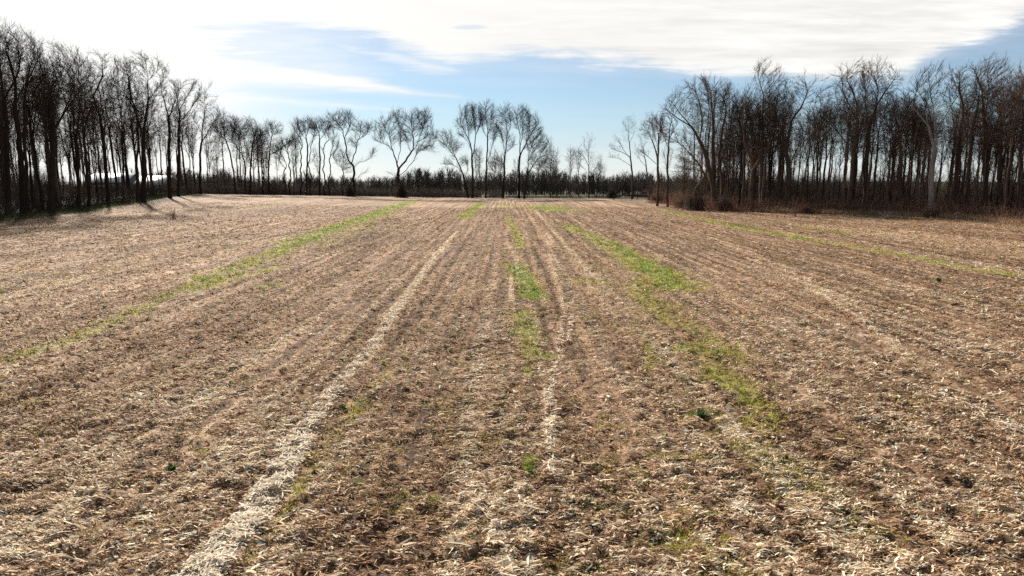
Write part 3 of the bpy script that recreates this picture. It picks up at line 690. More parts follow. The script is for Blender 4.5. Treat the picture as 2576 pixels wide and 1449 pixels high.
hero(ZB, 178, [[(945, 1010), (940, 800), (955, 650), (950, 540), (960, 480)]], [(950, 480, 50, 110)], 'very thin upright tree between the twisted pair and the flat-topped group', GB, 9, 220, 0.13)
hero(ZB, 179, [[(1012, 1010), (1020, 850), (1008, 700), (1018, 560), (1020, 500), (985, 440), (960, 340)], [(1018, 540), (1000, 480), (1010, 400)], [(1015, 690), (960, 640)]],
     [(980, 350, 65, 80), (1010, 400, 50, 60)], 'sinuous tree at the left edge of the flat-topped group in the far row', GB, 10, 480, 0.22, wig=0.2)
hero(ZB, 179, [[(1072, 1010), (1075, 800), (1090, 600), (1080, 480), (1072, 400), (1050, 310)], [(1085, 540), (1130, 470), (1140, 370)], [(1075, 430), (1110, 350), (1100, 300)], [(1078, 480), (1030, 400), (1010, 310)]],
     [(1070, 330, 90, 75), (1040, 330, 60, 60)], 'tallest straight tree of the flat-topped group in the far row', GB, 11, 750, 0.27)
hero(ZB, 181, [[(1110, 1010), (1112, 850), (1102, 700), (1105, 600), (1150, 470), (1170, 400)], [(1110, 720), (1160, 640), (1150, 560)]],
     [(1150, 400, 45, 80)], 'thin crooked tree in the middle of the flat-topped group', GB, 12, 300, 0.18, wig=0.2)
hero(ZB, 179, [[(1202, 1010), (1205, 800), (1202, 600), (1195, 450), (1185, 380), (1150, 300)], [(1198, 470), (1260, 380), (1290, 320)], [(1190, 410), (1215, 340), (1230, 300)]],
     [(1190, 330, 95, 65), (1270, 350, 55, 45)], 'straight tree carrying the right half of the flat-topped crown', GB, 13, 700, 0.26)
hero(ZB, 180, [[(1252, 1010), (1250, 800), (1240, 620), (1245, 540), (1290, 460), (1270, 400), (1290, 350)], [(1240, 600), (1210, 540)]],
     [(1275, 400, 50, 60), (1300, 360, 40, 40)], 'snaking tree tucked right of the flat-topped crown', GB, 14, 340, 0.2, wig=0.2)
hero(ZB, 181, [[(1302, 1015), (1298, 850), (1312, 720), (1310, 600), (1320, 540), (1350, 450)], [(1315, 620), (1370, 560), (1380, 520)]],
     [(1345, 450, 50, 90), (1380, 540, 40, 40)], 'short crooked tree right beside the flat-topped group', GB, 15, 320, 0.19, wig=0.18)
hero(ZB, 180, [[(1550, 1012), (1552, 850), (1542, 740), (1500, 670), (1470, 600), (1460, 480), (1440, 380), (1400, 320), (1340, 250)], [(1530, 700), (1555, 630), (1580, 560), (1545, 510), (1520, 480)], [(1575, 550), (1600, 460), (1670, 420), (1720, 350)],
     [(1550, 750), (1600, 700), (1680, 670), (1730, 640), (1760, 590)], [(1455, 450), (1480, 340), (1470, 230)], [(1600, 460), (1620, 340)], [(1552, 900), (1600, 830), (1660, 780)]],
     [(1400, 290, 130, 90), (1480, 270, 80, 75), (1640, 360, 110, 70), (1560, 500, 60, 50), (1740, 600, 40, 25)], 'V-forked tree with a bare lower arm pointing right, left of the broad-crowned tree', GB, 16, 1250, 0.38, wig=0.15)
hero(ZB, 181, [[(1440, 1010), (1430, 850), (1450, 760), (1430, 680), (1440, 600)], [(1435, 800), (1390, 700), (1350, 640)], [(1440, 780), (1480, 700), (1470, 640)]],
     [(1430, 650, 90, 80), (1480, 760, 60, 60)], 'low crooked bush-like tree at the foot of the V-forked tree', GB, 17, 420, 0.17, wig=0.2)
hero(ZB, 178, [[(1995, 1012), (1998, 860), (1992, 760), (1970, 640), (1925, 560), (1850, 500), (1770, 480)], [(1985, 720), (2010, 600), (2030, 520), (2035, 400), (2005, 250)], [(1965, 610), (1930, 500), (1895, 420), (1830, 310)],
     [(2000, 760), (2060, 680), (2120, 590), (2180, 480), (2215, 370), (2235, 220)], [(1998, 830), (2080, 770), (2150, 660), (2175, 570), (2280, 545), (2350, 590)], [(2120, 590), (2080, 500), (2050, 420)], [(2185, 480), (2270, 440), (2350, 450)], [(1860, 500), (1800, 420)],
     [(2130, 560), (2140, 420), (2130, 300)], [(2000, 900), (2060, 860), (2140, 870)], [(1995, 880), (1940, 820), (1890, 800)]],
     [(2000, 270, 110, 100), (2210, 290, 130, 110), (1850, 350, 95, 110), (2310, 440, 90, 110), (1800, 480, 60, 40), (2080, 420, 90, 90), (1960, 430, 80, 80), (2270, 560, 80, 40)],
     'largest tree of the far row, broad-crowned on a short thick forking trunk', GB, 18, 2100, 0.52, wig=0.12)
hero(ZB, 186, [[(2190, 1012), (2200, 930), (2180, 870), (2120, 830)], [(2190, 950), (2250, 880), (2300, 850)], [(2190, 940), (2200, 850), (2210, 790)]],
     [(2200, 860, 110, 80)], 'low twiggy tree under the right side of the broad crown', GB, 181, 420, 0.15)
hero(ZC, 182, [[(520, 1040), (490, 900), (460, 800), (420, 700), (400, 650), (340, 590), (290, 510)], [(400, 640), (350, 520), (300, 430)], [(455, 810), (400, 740), (330, 710), (290, 720)], [(480, 860), (520, 770), (500, 690)]],
     [(300, 470, 85, 80), (370, 540, 80, 70), (330, 700, 60, 35), (480, 700, 60, 40)], 'tree leaning left away from the tall four, near the middle of the far row', GB, 19, 800, 0.3)
hero(ZC, 181, [[(563, 1040), (565, 850), (560, 700), (552, 560), (535, 480), (480, 380), (440, 300)], [(562, 660), (590, 540), (600, 430), (585, 300), (570, 180)], [(535, 480), (520, 360), (500, 230)], [(598, 430), (640, 330), (650, 230)], [(555, 580), (510, 470), (450, 420)], [(595, 640), (630, 560)]],
     [(550, 250, 120, 130), (470, 320, 70, 90), (630, 270, 65, 100), (450, 420, 50, 40)], 'tall vase-shaped tree, leftmost of the tall four in the middle of the far row', GB, 20, 1500, 0.36)
hero(ZC, 182, [[(695, 1040), (700, 850), (705, 700), (712, 520), (716, 400), (700, 280), (690, 160)], [(712, 700), (745, 620), (770, 520), (785, 420)], [(716, 420), (750, 320), (750, 200)], [(713, 460), (670, 380), (660, 300)]],
     [(715, 230, 85, 130), (780, 400, 35, 80)], 'slender single-stemmed tree, second of the tall four', GB, 21, 950, 0.28)
hero(ZC, 180, [[(868, 1045), (875, 900), (885, 760), (885, 640), (905, 520), (912, 430), (895, 250), (890, 180)], [(868, 960), (840, 860), (800, 800), (750, 770), (720, 765)], [(885, 630), (870, 500), (850, 400), (800, 330)], [(900, 600), (950, 550), (985, 510)], [(910, 450), (945, 340), (935, 200)], [(855, 880), (840, 780), (870, 700)]],
     [(890, 240, 85, 110), (820, 340, 45, 60), (950, 520, 40, 60), (800, 720, 80, 60), (900, 450, 60, 70)], 'third of the tall four, a low limb bowing out to its left', GB, 22, 1200, 0.33)
hero(ZC, 179, [[(1030, 1048), (1032, 850), (1032, 700), (1042, 550), (1040, 430), (1025, 330), (1000, 220)], [(1040, 620), (1070, 560), (1110, 480), (1170, 390), (1220, 300)], [(1042, 540), (1065, 450), (1070, 330), (1060, 190)], [(1090, 510), (1130, 380), (1140, 250)], [(1030, 380), (990, 310)], [(1060, 580), (1150, 500), (1230, 430)]],
     [(1060, 240, 90, 95), (1150, 320, 90, 100), (1010, 290, 40, 90), (1200, 400, 60, 80), (1110, 420, 60, 70)], 'fullest and rightmost of the tall four, domed crown on a straight trunk', GB, 23, 1700, 0.38)
hero(ZC, 178, [[(1082, 1050), (1095, 930), (1115, 820), (1120, 720), (1130, 620), (1160, 520)], [(1112, 830), (1170, 730), (1220, 650), (1290, 560)], [(1105, 900), (1160, 870), (1220, 800), (1300, 690)], [(1112, 840), (1060, 860)], [(1125, 680), (1180, 590), (1230, 500)], [(1220, 650), (1300, 620), (1350, 600)]],
     [(1180, 530, 90, 80), (1280, 530, 80, 100), (1310, 640, 65, 60), (1200, 700, 90, 70), (1230, 440, 60, 50)], 'round fan-shaped tree spreading right from beside the domed tree', GB, 24, 1500, 0.32)
hero(ZC, 184, [[(1345, 1045), (1350, 900), (1348, 800), (1340, 700)], [(1320, 1040), (1310, 900), (1280, 820)], [(1350, 880), (1400, 780)]],
     [(1340, 740, 90, 80), (1290, 800, 50, 60), (1400, 760, 40, 50)], 'small twiggy tree right of the fan-shaped tree', GB, 25, 600, 0.18)
hero(ZC, 180, [[(1735, 1048), (1738, 900), (1735, 780), (1728, 640), (1735, 520), (1740, 450)], [(1733, 740), (1690, 650), (1640, 600), (1590, 570)], [(1745, 900), (1790, 770), (1840, 690)], [(1730, 620), (1700, 540), (1690, 480)], [(1740, 840), (1700, 760), (1620, 700)], [(1735, 560), (1765, 480)]],
     [(1730, 520, 60, 100), (1650, 630, 75, 80), (1810, 720, 85, 90), (1735, 650, 70, 60)], 'small lone tree in the gap between the far row and the right wood', GB, 26, 600, 0.2, twigs=1)
hero(ZC, 184, [[(1800, 1045), (1830, 900), (1850, 800), (1855, 720)], [(1820, 950), (1870, 860)]], [(1850, 780, 50, 60)], 'thin shrubby tree half behind the small lone tree', GB, 27, 220, 0.11)
hero(ZC, 165, [[(2172, 1010), (2170, 850), (2162, 700), (2150, 580), (2142, 450), (2140, 350), (2130, 260)], [(2155, 660), (2100, 600), (2060, 540), (2020, 480), (1990, 440)], [(2162, 740), (2100, 690), (2030, 650), (1940, 640)], [(2148, 640), (2060, 590), (1990, 570), (1935, 555)], [(2148, 500), (2180, 420), (2200, 330)], [(2142, 400), (2100, 330), (2070, 280)], [(2170, 860), (2130, 850), (2080, 870)], [(2170, 830), (2110, 790), (2070, 800)]],
     [(2130, 320, 75, 100), (2010, 540, 80, 70), (1990, 640, 60, 40), (2060, 470, 50, 50)], 'scraggy bare tree with long arms all on its left side, standing before the right wood', GR, 28, 380, 0.24, twigs=1)
hero(ZC, 150, [[(2345, 1000), (2325, 850), (2300, 700), (2275, 560), (2235, 430)], [(2310, 740), (2260, 680), (2200, 600)], [(2290, 640), (2240, 600), (2200, 560)], [(2280, 560), (2310, 480)], [(2330, 850), (2380, 790), (2420, 720)]],
     [(2250, 500, 60, 90), (2220, 600, 45, 50), (2300, 520, 40, 50)], 'spindly tree leaning left between the scraggy tree and the wood', GR, 29, 260, 0.17, twigs=1)
hero(ZC, 138, [[(2430, 1020), (2432, 850), (2425, 700), (2400, 560), (2370, 480), (2320, 380), (2270, 330)], [(2425, 720), (2340, 640), (2250, 570)], [(2410, 600), (2440, 450), (2430, 330)], [(2375, 490), (2370, 380), (2340, 280)]],
     [(2330, 370, 90, 100), (2420, 380, 80, 120), (2280, 600, 70, 50)], 'leaning slim tree at the very left corner of the right wood', GR, 30, 650, 0.24, bark=BARK_BROWN)
# --- the right wood (crop D and E)
hero(ZD, 112, [[(895, 1265), (870, 1120), (845, 1000), (820, 860), (770, 750), (720, 640), (620, 530), (560, 430)], [(770, 750), (780, 600), (740, 480), (690, 350)], [(820, 870), (800, 700), (810, 500), (760, 330)], [(700, 620), (600, 570), (500, 500)]],
     [(640, 440, 120, 110), (740, 400, 110, 120), (540, 520, 70, 70)], 'big dark tree at the corner of the right wood fanning its limbs to the left', GR, 31, 1500, 0.42)
hero(ZD, 114, [[(868, 1262), (865, 1050), (862, 850), (855, 650), (848, 500), (830, 380), (800, 300)], [(858, 640), (880, 480), (900, 330)], [(860, 760), (910, 620), (960, 480), (1000, 350)]],
     [(840, 360, 90, 100), (930, 380, 90, 100)], 'straight dark tree directly right of the corner tree, full rounded crown', GR, 32, 1200, 0.36)
hero(ZD, 118, [[(930, 1262), (930, 1050), (905, 850), (925, 700), (960, 520), (940, 380)], [(920, 800), (980, 680), (1040, 560)]],
     [(950, 420, 80, 110), (1030, 520, 50, 90)], 'slim tree rising just behind the full rounded crown', GR, 33, 700, 0.24)
hero(ZD, 110, [[(745, 1225), (720, 1130), (800, 1010), (740, 900), (660, 820), (590, 760), (530, 720), (460, 680)], [(700, 860), (640, 740), (620, 640)], [(590, 760), (560, 660)], [(780, 980), (680, 960), (590, 980)], [(760, 930), (640, 880), (560, 880)], [(740, 1080), (660, 1050), (620, 1100)]],
     [(560, 720, 100, 70), (680, 860, 90, 80), (640, 980, 100, 80), (740, 1000, 80, 90)], 'low arching tree sweeping left out of the corner of the right wood', GR, 34, 1100, 0.26, bark=BARK_BROWN, twig=TWIG_BROWN)
hero(ZD, 122, [[(520, 1180), (515, 950), (520, 800), (535, 620), (560, 480)], [(520, 800), (480, 650), (450, 560)], [(525, 720), (580, 600)]],
     [(520, 600, 70, 110), (460, 640, 50, 60)], 'brown slim tree at the outer corner of the right wood', GR, 35, 520, 0.2, bark=BARK_BROWN, twig=TWIG_BROWN)
hero(ZD, 124, [[(440, 1180), (442, 980), (440, 820), (445, 700), (420, 580)], [(440, 830), (400, 700), (350, 600)], [(445, 700), (480, 580)]],
     [(420, 610, 70, 80), (480, 700, 50, 80)], 'brown tree whose low crown stands outermost at the wood corner', GR, 36, 520, 0.2, bark=BARK_BROWN, twig=TWIG_BROWN)
hero(ZD, 108, [[(1235, 1265), (1232, 1050), (1235, 850), (1242, 720), (1228, 600), (1215, 500), (1160, 430), (1110, 400)], [(1240, 700), (1255, 520), (1262, 360), (1245, 240), (1245, 150)], [(1245, 600), (1310, 480), (1340, 330), (1350, 220)], [(1228, 590), (1180, 560), (1130, 480)], [(1242, 780), (1300, 680), (1350, 560)]],
     [(1245, 220, 75, 90), (1350, 280, 70, 100), (1150, 400, 75, 90), (1270, 400, 90, 100), (1340, 480, 60, 80)], 'tallest tree of the right wood edge, its pointed crown rising above the rest', GR, 37, 1700, 0.36)
hero(ZD, 106, [[(1145, 1262), (1150, 1100), (1162, 960), (1150, 860), (1110, 780), (1085, 620), (1090, 480)], [(1100, 740), (1160, 620), (1170, 520)]],
     [(1090, 470, 70, 90), (1150, 560, 45, 60)], 'slim tree between the corner trees and the pointed tallest tree', GR, 38, 620, 0.22)
hero(ZD, 104, [[(1160, 1240), (1160, 1100), (1163, 965), (1190, 930), (1220, 890), (1210, 830), (1195, 800), (1184, 770)]],
     [(1190, 790, 12, 25)], 'broken snag ending in a thick splintered stub at mid height', GR, 39, 10, 0.30, name='tree_snag', twigs=0, wig=0.03, tip=0.2)
hero(ZD, 107, [[(1435, 1262), (1440, 1080), (1440, 920), (1420, 780), (1395, 680), (1360, 570), (1310, 430)], [(1460, 950), (1490, 850), (1510, 780), (1590, 700), (1650, 610), (1690, 540), (1740, 420), (1755, 340)], [(1425, 800), (1470, 650), (1480, 500), (1440, 360)], [(1480, 600), (1540, 480), (1560, 350)], [(1640, 620), (1590, 520), (1600, 420)], [(1600, 690), (1530, 600), (1500, 540)], [(1700, 500), (1660, 400), (1680, 310)]],
     [(1340, 420, 80, 110), (1460, 360, 100, 90), (1560, 340, 80, 90), (1720, 360, 65, 90), (1640, 420, 70, 70), (1500, 500, 70, 60)], 'wide tree with a heavy limb sweeping up to the right, right of the tallest tree', GR, 40, 1900, 0.44)
hero(ZD, 111, [[(1085, 1255), (1105, 1000), (1105, 800), (1085, 650), (1060, 500)], [(1100, 780), (1060, 680), (1020, 560)]],
     [(1050, 470, 70, 110), (1010, 560, 40, 60)], 'thin upright tree seen just left of the broken snag', GR, 41, 560, 0.19)
hero(ZD, 116, [[(1300, 1255), (1290, 1000), (1300, 820), (1330, 680), (1380, 560)], [(1385, 1255), (1385, 900), (1330, 850), (1295, 780)]],
     [(1330, 640, 80, 120)], 'two-stemmed slim tree in the gap right of the tallest tree', GR, 42, 650, 0.22)
hero(ZE, 103, [[(435, 1245), (450, 1000), (470, 800), (490, 650), (502, 560), (490, 440), (460, 330), (420, 240)], [(500, 580), (440, 480), (380, 380), (350, 280)], [(500, 540), (530, 400), (530, 250)]],
     [(430, 270, 100, 100), (530, 220, 80, 90), (380, 340, 60, 70)], 'grey tree leaning gently right, carrying the left half of a big domed crown', GR, 43, 1600, 0.32, bark=BARK_BROWN)
hero(ZE, 104, [[(545, 1235), (548, 1000), (550, 820), (565, 680), (580, 560), (610, 460), (680, 350), (740, 260)], [(565, 680), (570, 520), (590, 380), (600, 230)], [(555, 720), (520, 620), (505, 560)], [(600, 480), (650, 330), (660, 220)]],
     [(620, 250, 100, 110), (730, 290, 80, 110), (560, 330, 70, 80)], 'dark straight tree carrying the right half of the big domed crown', GR, 44, 1700, 0.36)
hero(ZE, 106, [[(400, 1240), (400, 950), (430, 700), (440, 560), (420, 420)], [(425, 740), (350, 620), (290, 540)]],
     [(330, 500, 80, 120), (420, 440, 50, 90)], 'slim tree left of the gently leaning grey tree', GR, 45, 900, 0.22)
hero(ZE, 101, [[(810, 1240), (815, 1000), (820, 800), (825, 660), (790, 550), (770, 450)], [(825, 680), (870, 620), (920, 560)], [(820, 760), (760, 700), (700, 640)]],
     [(790, 520, 80, 110), (870, 520, 70, 90), (720, 580, 50, 70)], 'medium tree filling the dip between the two big domed crowns', GR, 46, 1100, 0.28, bark=BARK_BROWN, twig=TWIG_BROWN)
hero(ZE, 96, [[(1038, 1240), (1036, 1130), (1045, 950), (1062, 800), (1085, 700), (1080, 620)], [(1065, 780), (1040, 620), (1000, 520), (930, 420), (880, 360)], [(1080, 640), (1090, 480), (1080, 300)], [(1090, 660), (1140, 520), (1200, 380)], [(1040, 600), (1040, 450), (1000, 300)], [(960, 460), (970, 330)]],
     [(960, 330, 100, 110), (1080, 270, 100, 120), (1180, 320, 70, 110), (900, 380, 60, 70)], 'white-barked tree with stripped pale trunk under a big domed crown', GR, 47, 1900, 0.38, bark=BARK_PALE, twig=TWIG)
hero(ZE, 98, [[(1205, 1245), (1220, 950), (1240, 750), (1252, 600), (1262, 500), (1240, 350), (1230, 230)], [(1260, 560), (1310, 450), (1330, 330)], [(1255, 620), (1200, 480), (1180, 400)]],
     [(1240, 280, 80, 110), (1320, 350, 60, 100)], 'straight grey tree right of the white-barked tree', GR, 48, 1100, 0.32, bark=BARK_BROWN)
hero(ZE, 92, [[(1290, 1265), (1310, 950), (1325, 750), (1330, 620), (1360, 480), (1380, 350)], [(1330, 650), (1270, 570), (1230, 520)]],
     [(1370, 370, 70, 120)], 'dark slim tree leaning slightly right, just left of the reddish trees', GR, 49, 800, 0.26)
hero(ZE, 93, [[(1432, 1270), (1438, 1000), (1440, 750), (1445, 600), (1435, 420), (1420, 300), (1400, 200)], [(1445, 560), (1500, 430), (1540, 280), (1560, 180)], [(1438, 450), (1470, 300), (1470, 170)], [(1440, 640), (1390, 540), (1360, 430)]],
     [(1420, 240, 90, 120), (1540, 220, 90, 110), (1480, 330, 90, 90)], 'high-crowned thick tree near the right end of the right wood', GR, 50, 1900, 0.36, bark=BARK_BROWN, twig=TWIG_BROWN)
hero(ZE, 88, [[(1560, 1290), (1550, 1000), (1560, 800), (1590, 600), (1620, 400)], [(1560, 820), (1500, 700), (1480, 560)], [(1590, 600), (1660, 460), (1700, 330)]],
     [(1600, 400, 110, 160), (1680, 300, 90, 130), (1520, 520, 80, 110)], 'reddish brown dense-twigged tree next to the right end of the right wood', GR, 51, 1900, 0.3, bark=BARK_BROWN, twig=TWIG_BROWN)
hero(ZE, 84, [[(1700, 1330), (1690, 1000), (1700, 800), (1720, 600), (1710, 420)], [(1700, 820), (1640, 700), (1620, 600)], [(1715, 640), (1780, 500)]],
     [(1700, 480, 120, 190), (1740, 300, 90, 120), (1640, 620, 80, 110)], 'rightmost tree of the right wood, reddish brown and thick with twigs', GR, 52, 1900, 0.3, bark=BARK_BROWN, twig=TWIG_BROWN)
# --- the left wood (crop A)
hero(ZA, 92, [[(40, 1230), (45, 1000), (45, 800), (35, 620), (10, 450), (-20, 330)], [(45, 800), (80, 620), (110, 480), (100, 320)], [(35, 620), (70, 460), (50, 300)]],
     [(20, 300, 90, 130), (100, 300, 80, 110), (-40, 330, 80, 120)], 'leftmost tree of the left wood, tall trunk at the edge of the view', GL, 61, 1500, 0.42)
hero(ZA, 90, [[(135, 1290), (135, 1050), (115, 850), (92, 700), (85, 520), (60, 400), (15, 280)], [(90, 640), (130, 480), (150, 330), (120, 220)], [(88, 560), (30, 440), (0, 380)], [(100, 760), (40, 640), (0, 600)]],
     [(90, 250, 90, 90), (30, 300, 70, 90), (160, 320, 60, 110)], 'very tall tree with a high open crown, second along the left wood edge', GL, 62, 1500, 0.40)
hero(ZA, 95, [[(168, 1270), (160, 1050), (150, 850), (148, 640), (165, 480), (200, 360)], [(150, 700), (190, 560), (240, 440)]],
     [(190, 350, 90, 100), (230, 450, 60, 90)], 'straight tall tree close behind the tree with the high open crown', GL, 63, 900, 0.30)
hero(ZA, 96, [[(310, 1290), (318, 1100), (325, 900), (318, 740), (300, 620), (260, 500), (220, 420)], [(325, 800), (380, 680), (440, 560), (510, 460)], [(318, 720), (330, 560), (320, 420), (330, 330)], [(335, 760), (400, 600), (430, 450), (420, 350)], [(300, 640), (280, 500), (270, 380)], [(330, 900), (440, 800), (520, 720), (570, 660)], [(325, 860), (240, 760), (190, 650)], [(330, 1060), (400, 950), (470, 900), (560, 870)], [(350, 700), (450, 620), (540, 560)]],
     [(320, 380, 100, 90), (420, 400, 100, 90), (240, 450, 70, 90), (480, 500, 90, 100), (500, 680, 80, 90), (210, 620, 60, 90)], 'massive dark tree in the left wood, a dense broom of limbs from low down', GL, 64, 2400, 0.50)
hero(ZA, 112, [[(665, 1190), (658, 1000), (648, 850), (635, 720), (600, 600), (570, 480), (560, 400)], [(640, 740), (680, 600), (700, 460), (710, 380)], [(600, 600), (640, 480), (620, 360)]],
     [(590, 400, 60, 80), (690, 420, 50, 80), (640, 430, 60, 80)], 'tall slender forked tree midway along the left wood', GL, 65, 1100, 0.32)
hero(ZA, 116, [[(885, 1185), (890, 1020), (880, 880), (890, 720), (905, 600), (890, 480), (875, 370)], [(880, 840), (840, 700), (800, 590), (740, 540), (670, 500)], [(905, 620), (960, 520), (990, 430)], [(895, 500), (940, 430), (950, 380)], [(885, 900), (960, 830), (1040, 780)], [(885, 960), (780, 920), (690, 900), (640, 850)], [(885, 860), (970, 740), (1010, 620)], [(820, 650), (790, 500), (770, 400)]],
     [(890, 410, 80, 70), (960, 440, 70, 70), (770, 450, 70, 80), (840, 540, 70, 80), (980, 600, 70, 80), (700, 520, 50, 50)], 'stout dark round-topped tree with a horizontal low limb, in the left wood', GL, 66, 2000, 0.46)
hero(ZA, 118, [[(850, 1180), (848, 1020), (865, 850), (850, 700), (810, 560), (790, 430)], [(860, 780), (880, 650)]],
     [(800, 450, 60, 80)], 'slimmer tree hugging the left side of the stout dark tree', GL, 67, 500, 0.25)
hero(ZA, 128, [[(1052, 1190), (1050, 1020), (1052, 850), (1048, 720), (1010, 600), (1000, 530)], [(1050, 740), (1080, 600), (1060, 510)], [(1052, 900), (1120, 800)]],
     [(1030, 560, 60, 70), (1090, 620, 50, 80)], 'thick straight tree between the stout dark tree and the end tree', GL, 68, 900, 0.38)
hero(ZA, 136, [[(1105, 1190), (1108, 1000), (1108, 850), (1112, 720), (1100, 600), (1120, 520)], [(1112, 760), (1170, 660), (1210, 580), (1250, 500)], [(1105, 680), (1150, 580), (1160, 530)]],
     [(1120, 570, 50, 70), (1190, 580, 60, 80)], 'tree with a long limb rising right, second from the end of the left wood', GL, 69, 900, 0.33)
hero(ZA, 105, [[(480, 1230), (490, 1000), (480, 850), (500, 700), (500, 560)], [(485, 860), (540, 740), (560, 600)]],
     [(510, 520, 70, 130)], 'slim dark tree right of the massive broom-like tree', GL, 70, 800, 0.24)
hero(ZA, 108, [[(550, 1210), (545, 1050), (530, 900), (540, 760), (600, 640)], [(770, 1190), (770, 1000), (760, 850), (740, 700), (700, 600)]],
     [(600, 600, 60, 110), (700, 600, 60, 90)], 'pair of slim stems left of the stout dark tree', GL, 71, 800, 0.22)

# ------------------------------------------------------------------ forest trees behind the edge
def proto(seed, H, spread, fork, nlead, r, bark, twig, natt=900, thin=False):
    rng = np.random.default_rng(seed)
    fz = H*fork; lean = rng.normal(0, 0.02, 2)*H
    trunk = [(0, 0, -0.2), (lean[0]*0.3, lean[1]*0.3, fz*0.5), (lean[0]*0.6, lean[1]*0.6, fz), (lean[0], lean[1], H*0.9)]
    limbs = [trunk]
    a0 = rng.random()*6.28
    for i in range(nlead):
        a = a0+i*2.4; z0 = fz*(0.85+0.15*i/nlead*2); e = spread*rng.uniform(0.5, 0.9)
        zt = H*rng.uniform(0.75, 0.97)
        t = (z0)/H
        sx, sy = lean[0]*t, lean[1]*t
        limbs.append([(sx, sy, z0), (sx+math.cos(a)*e*0.35, sy+math.sin(a)*e*0.35, z0+(zt-z0)*0.35), (sx+math.cos(a)*e, sy+math.sin(a)*e, zt)])
    cr = [(lean[0], lean[1], H*0.80, spread, spread, H*0.19), (lean[0]*0.8, lean[1]*0.8, H*0.62, spread*0.75, spread*0.75, H*0.17)]
    return grow(rng, limbs, cr, int(natt*0.8), trunk_r=r, wig=0.05, infl=5.0, tw_r=0.011)
PROT = []
spec = [(101, 23, 3.6, 0.48, 3, 0.26, BARK_LIT, TWIG_LIT, 900), (102, 25, 3.0, 0.58, 2, 0.24, BARK, TWIG, 800), (103, 21, 4.2, 0.42, 4, 0.28, BARK_BROWN, TWIG_BROWN, 1000), (104, 24, 2.6, 0.6, 2, 0.20, BARK_BROWN, TWIG, 650),
        (105, 22, 3.4, 0.5, 3, 0.24, BARK_LIT, TWIG_LIT, 850), (106, 20, 2.3, 0.55, 2, 0.17, BARK_LIT, TWIG_LIT, 500), (107, 17, 2.0, 0.5, 2, 0.13, BARK_BROWN, TWIG_BROWN, 380)]
sap = [(111, 11, 1.5, 0.45, 2, 0.075, BARK_BROWN, TWIG_BROWN, 140), (112, 9, 1.2, 0.4, 1, 0.06, BARK, TWIG, 110), (113, 13, 1.4, 0.55, 2, 0.085, BARK, TWIG, 150), (114, 7, 1.6, 0.3, 3, 0.06, BARK_BROWN, TWIG_BROWN, 130)]
GEN = {}
for s in spec: GEN[s[0]] = (proto(s[0], s[1], s[2], s[3], s[4], s[5], s[6], s[7], s[8]), s)
for s in sap: GEN[s[0]] = (proto(s[0], s[1], s[2], s[3], s[4], s[5], s[6], s[7], s[8]), s)
SRC = {}
WOODS = []
def place(key, x, y, rng, wood, kind, hs=1.0):
    z = float(terrain(x, y)); rz = rng.random()*6.28; k = rng.uniform(0.88, 1.1)*hs
    px = 1288+F*x/y                                  # keep the canopy at the height it has along each wood
    top = np.interp(px, [0, 100, 250, 400, 500, 560, 640, 800, 1600, 1660, 1720, 1800, 1950, 2050, 2150, 2280, 2400, 2576], [75, 130, 150, 175, 240, 270, 320, 340, 340, 320, 245, 215, 225, 225, 205, 225, 185, 165])
    k = min(k, ((450-top+rng.uniform(-30, 12))*y/F+CAMH-z)/(GEN[key][1][1]*1.03)); sc = (k*rng.uniform(0.9, 1.1), k*rng.uniform(0.9, 1.1), k)
    nm = 'bare_tree' if kind == 'tree' else 'sapling'
    if key not in SRC:
        t, s = GEN[key]
        o = tree_obj(nm, t, (x, y, z), 'x', 'x', s[6], s[7], 'tree' if kind == 'tree' else 'sapling', 0.06 if kind == 'tree' else 0.025)
        o.rotation_euler = (0, 0, rz); o.scale = sc; SRC[key] = o
    else: o = copy_tree(SRC[key], (x, y, z), rz, sc, 'x', 'x')
    WOODS.append((o, wood, kind, x, y)); return o
rng = np.random.default_rng(77)
def fill(n, key_list, wood, kind, test, box, mind, hs=1.0):
    pts = []; tries = 0
    while len(pts) < n and tries < 20000:
        tries += 1
        x = rng.uniform(box[0], box[1]); y = rng.uniform(box[2], box[3])
        if not test(x, y): continue
        if any((x-a)**2+(y-b)**2 < mind*mind for a, b in pts): continue
        pts.append((x, y)); place(int(rng.choice(key_list)), x, y, rng, wood, kind, hs)
def sdf1(x, y): return float(sdist(np.array([x]), np.array([y]))[0])
lt = lambda x, y: sdf1(x, y) < -3.0 and x < -60 and x > -0.80*y-6 and not (y > 178 and x < -84)
rt = lambda x, y: sdf1(x, y) < -2.5 and x > 30 and x < 0.80*y+6
fill(34, [104, 106, 106, 107, 102, 105], 'left', 'tree', lambda x, y: lt(x, y) and sdf1(x, y) > -16, (-100, -60, 84, 180), 2.6)
fill(40, [101, 102, 103, 104, 105, 106, 107], 'left', 'tree', lt, (-170, -60, 84, 215), 4.0)
fill(46, [111, 112, 113, 114], 'left', 'sapling', lt, (-150, -60, 80, 190), 1.8)
fill(40, [111, 113, 113, 112], 'left', 'sapling', lambda x, y: lt(x, y) and sdf1(x, y) > -14, (-100, -60, 80, 175), 1.3, 1.25)
fill(80, [101, 102, 104, 105, 106, 106, 107, 107], 'right', 'tree', rt, (32, 130, 70, 165), 3.4, 0.86)
fill(46, [104, 106, 107, 106, 105], 'right', 'tree', lambda x, y: rt(x, y) and sdf1(x, y) > -14 and x > 36, (32, 90, 66, 130), 2.2, 0.88)
fill(120, [111, 112, 113, 113, 114], 'right', 'sapling', lambda x, y: rt(x, y) and sdf1(x, y) > -22, (32, 110, 66, 150), 1.5)
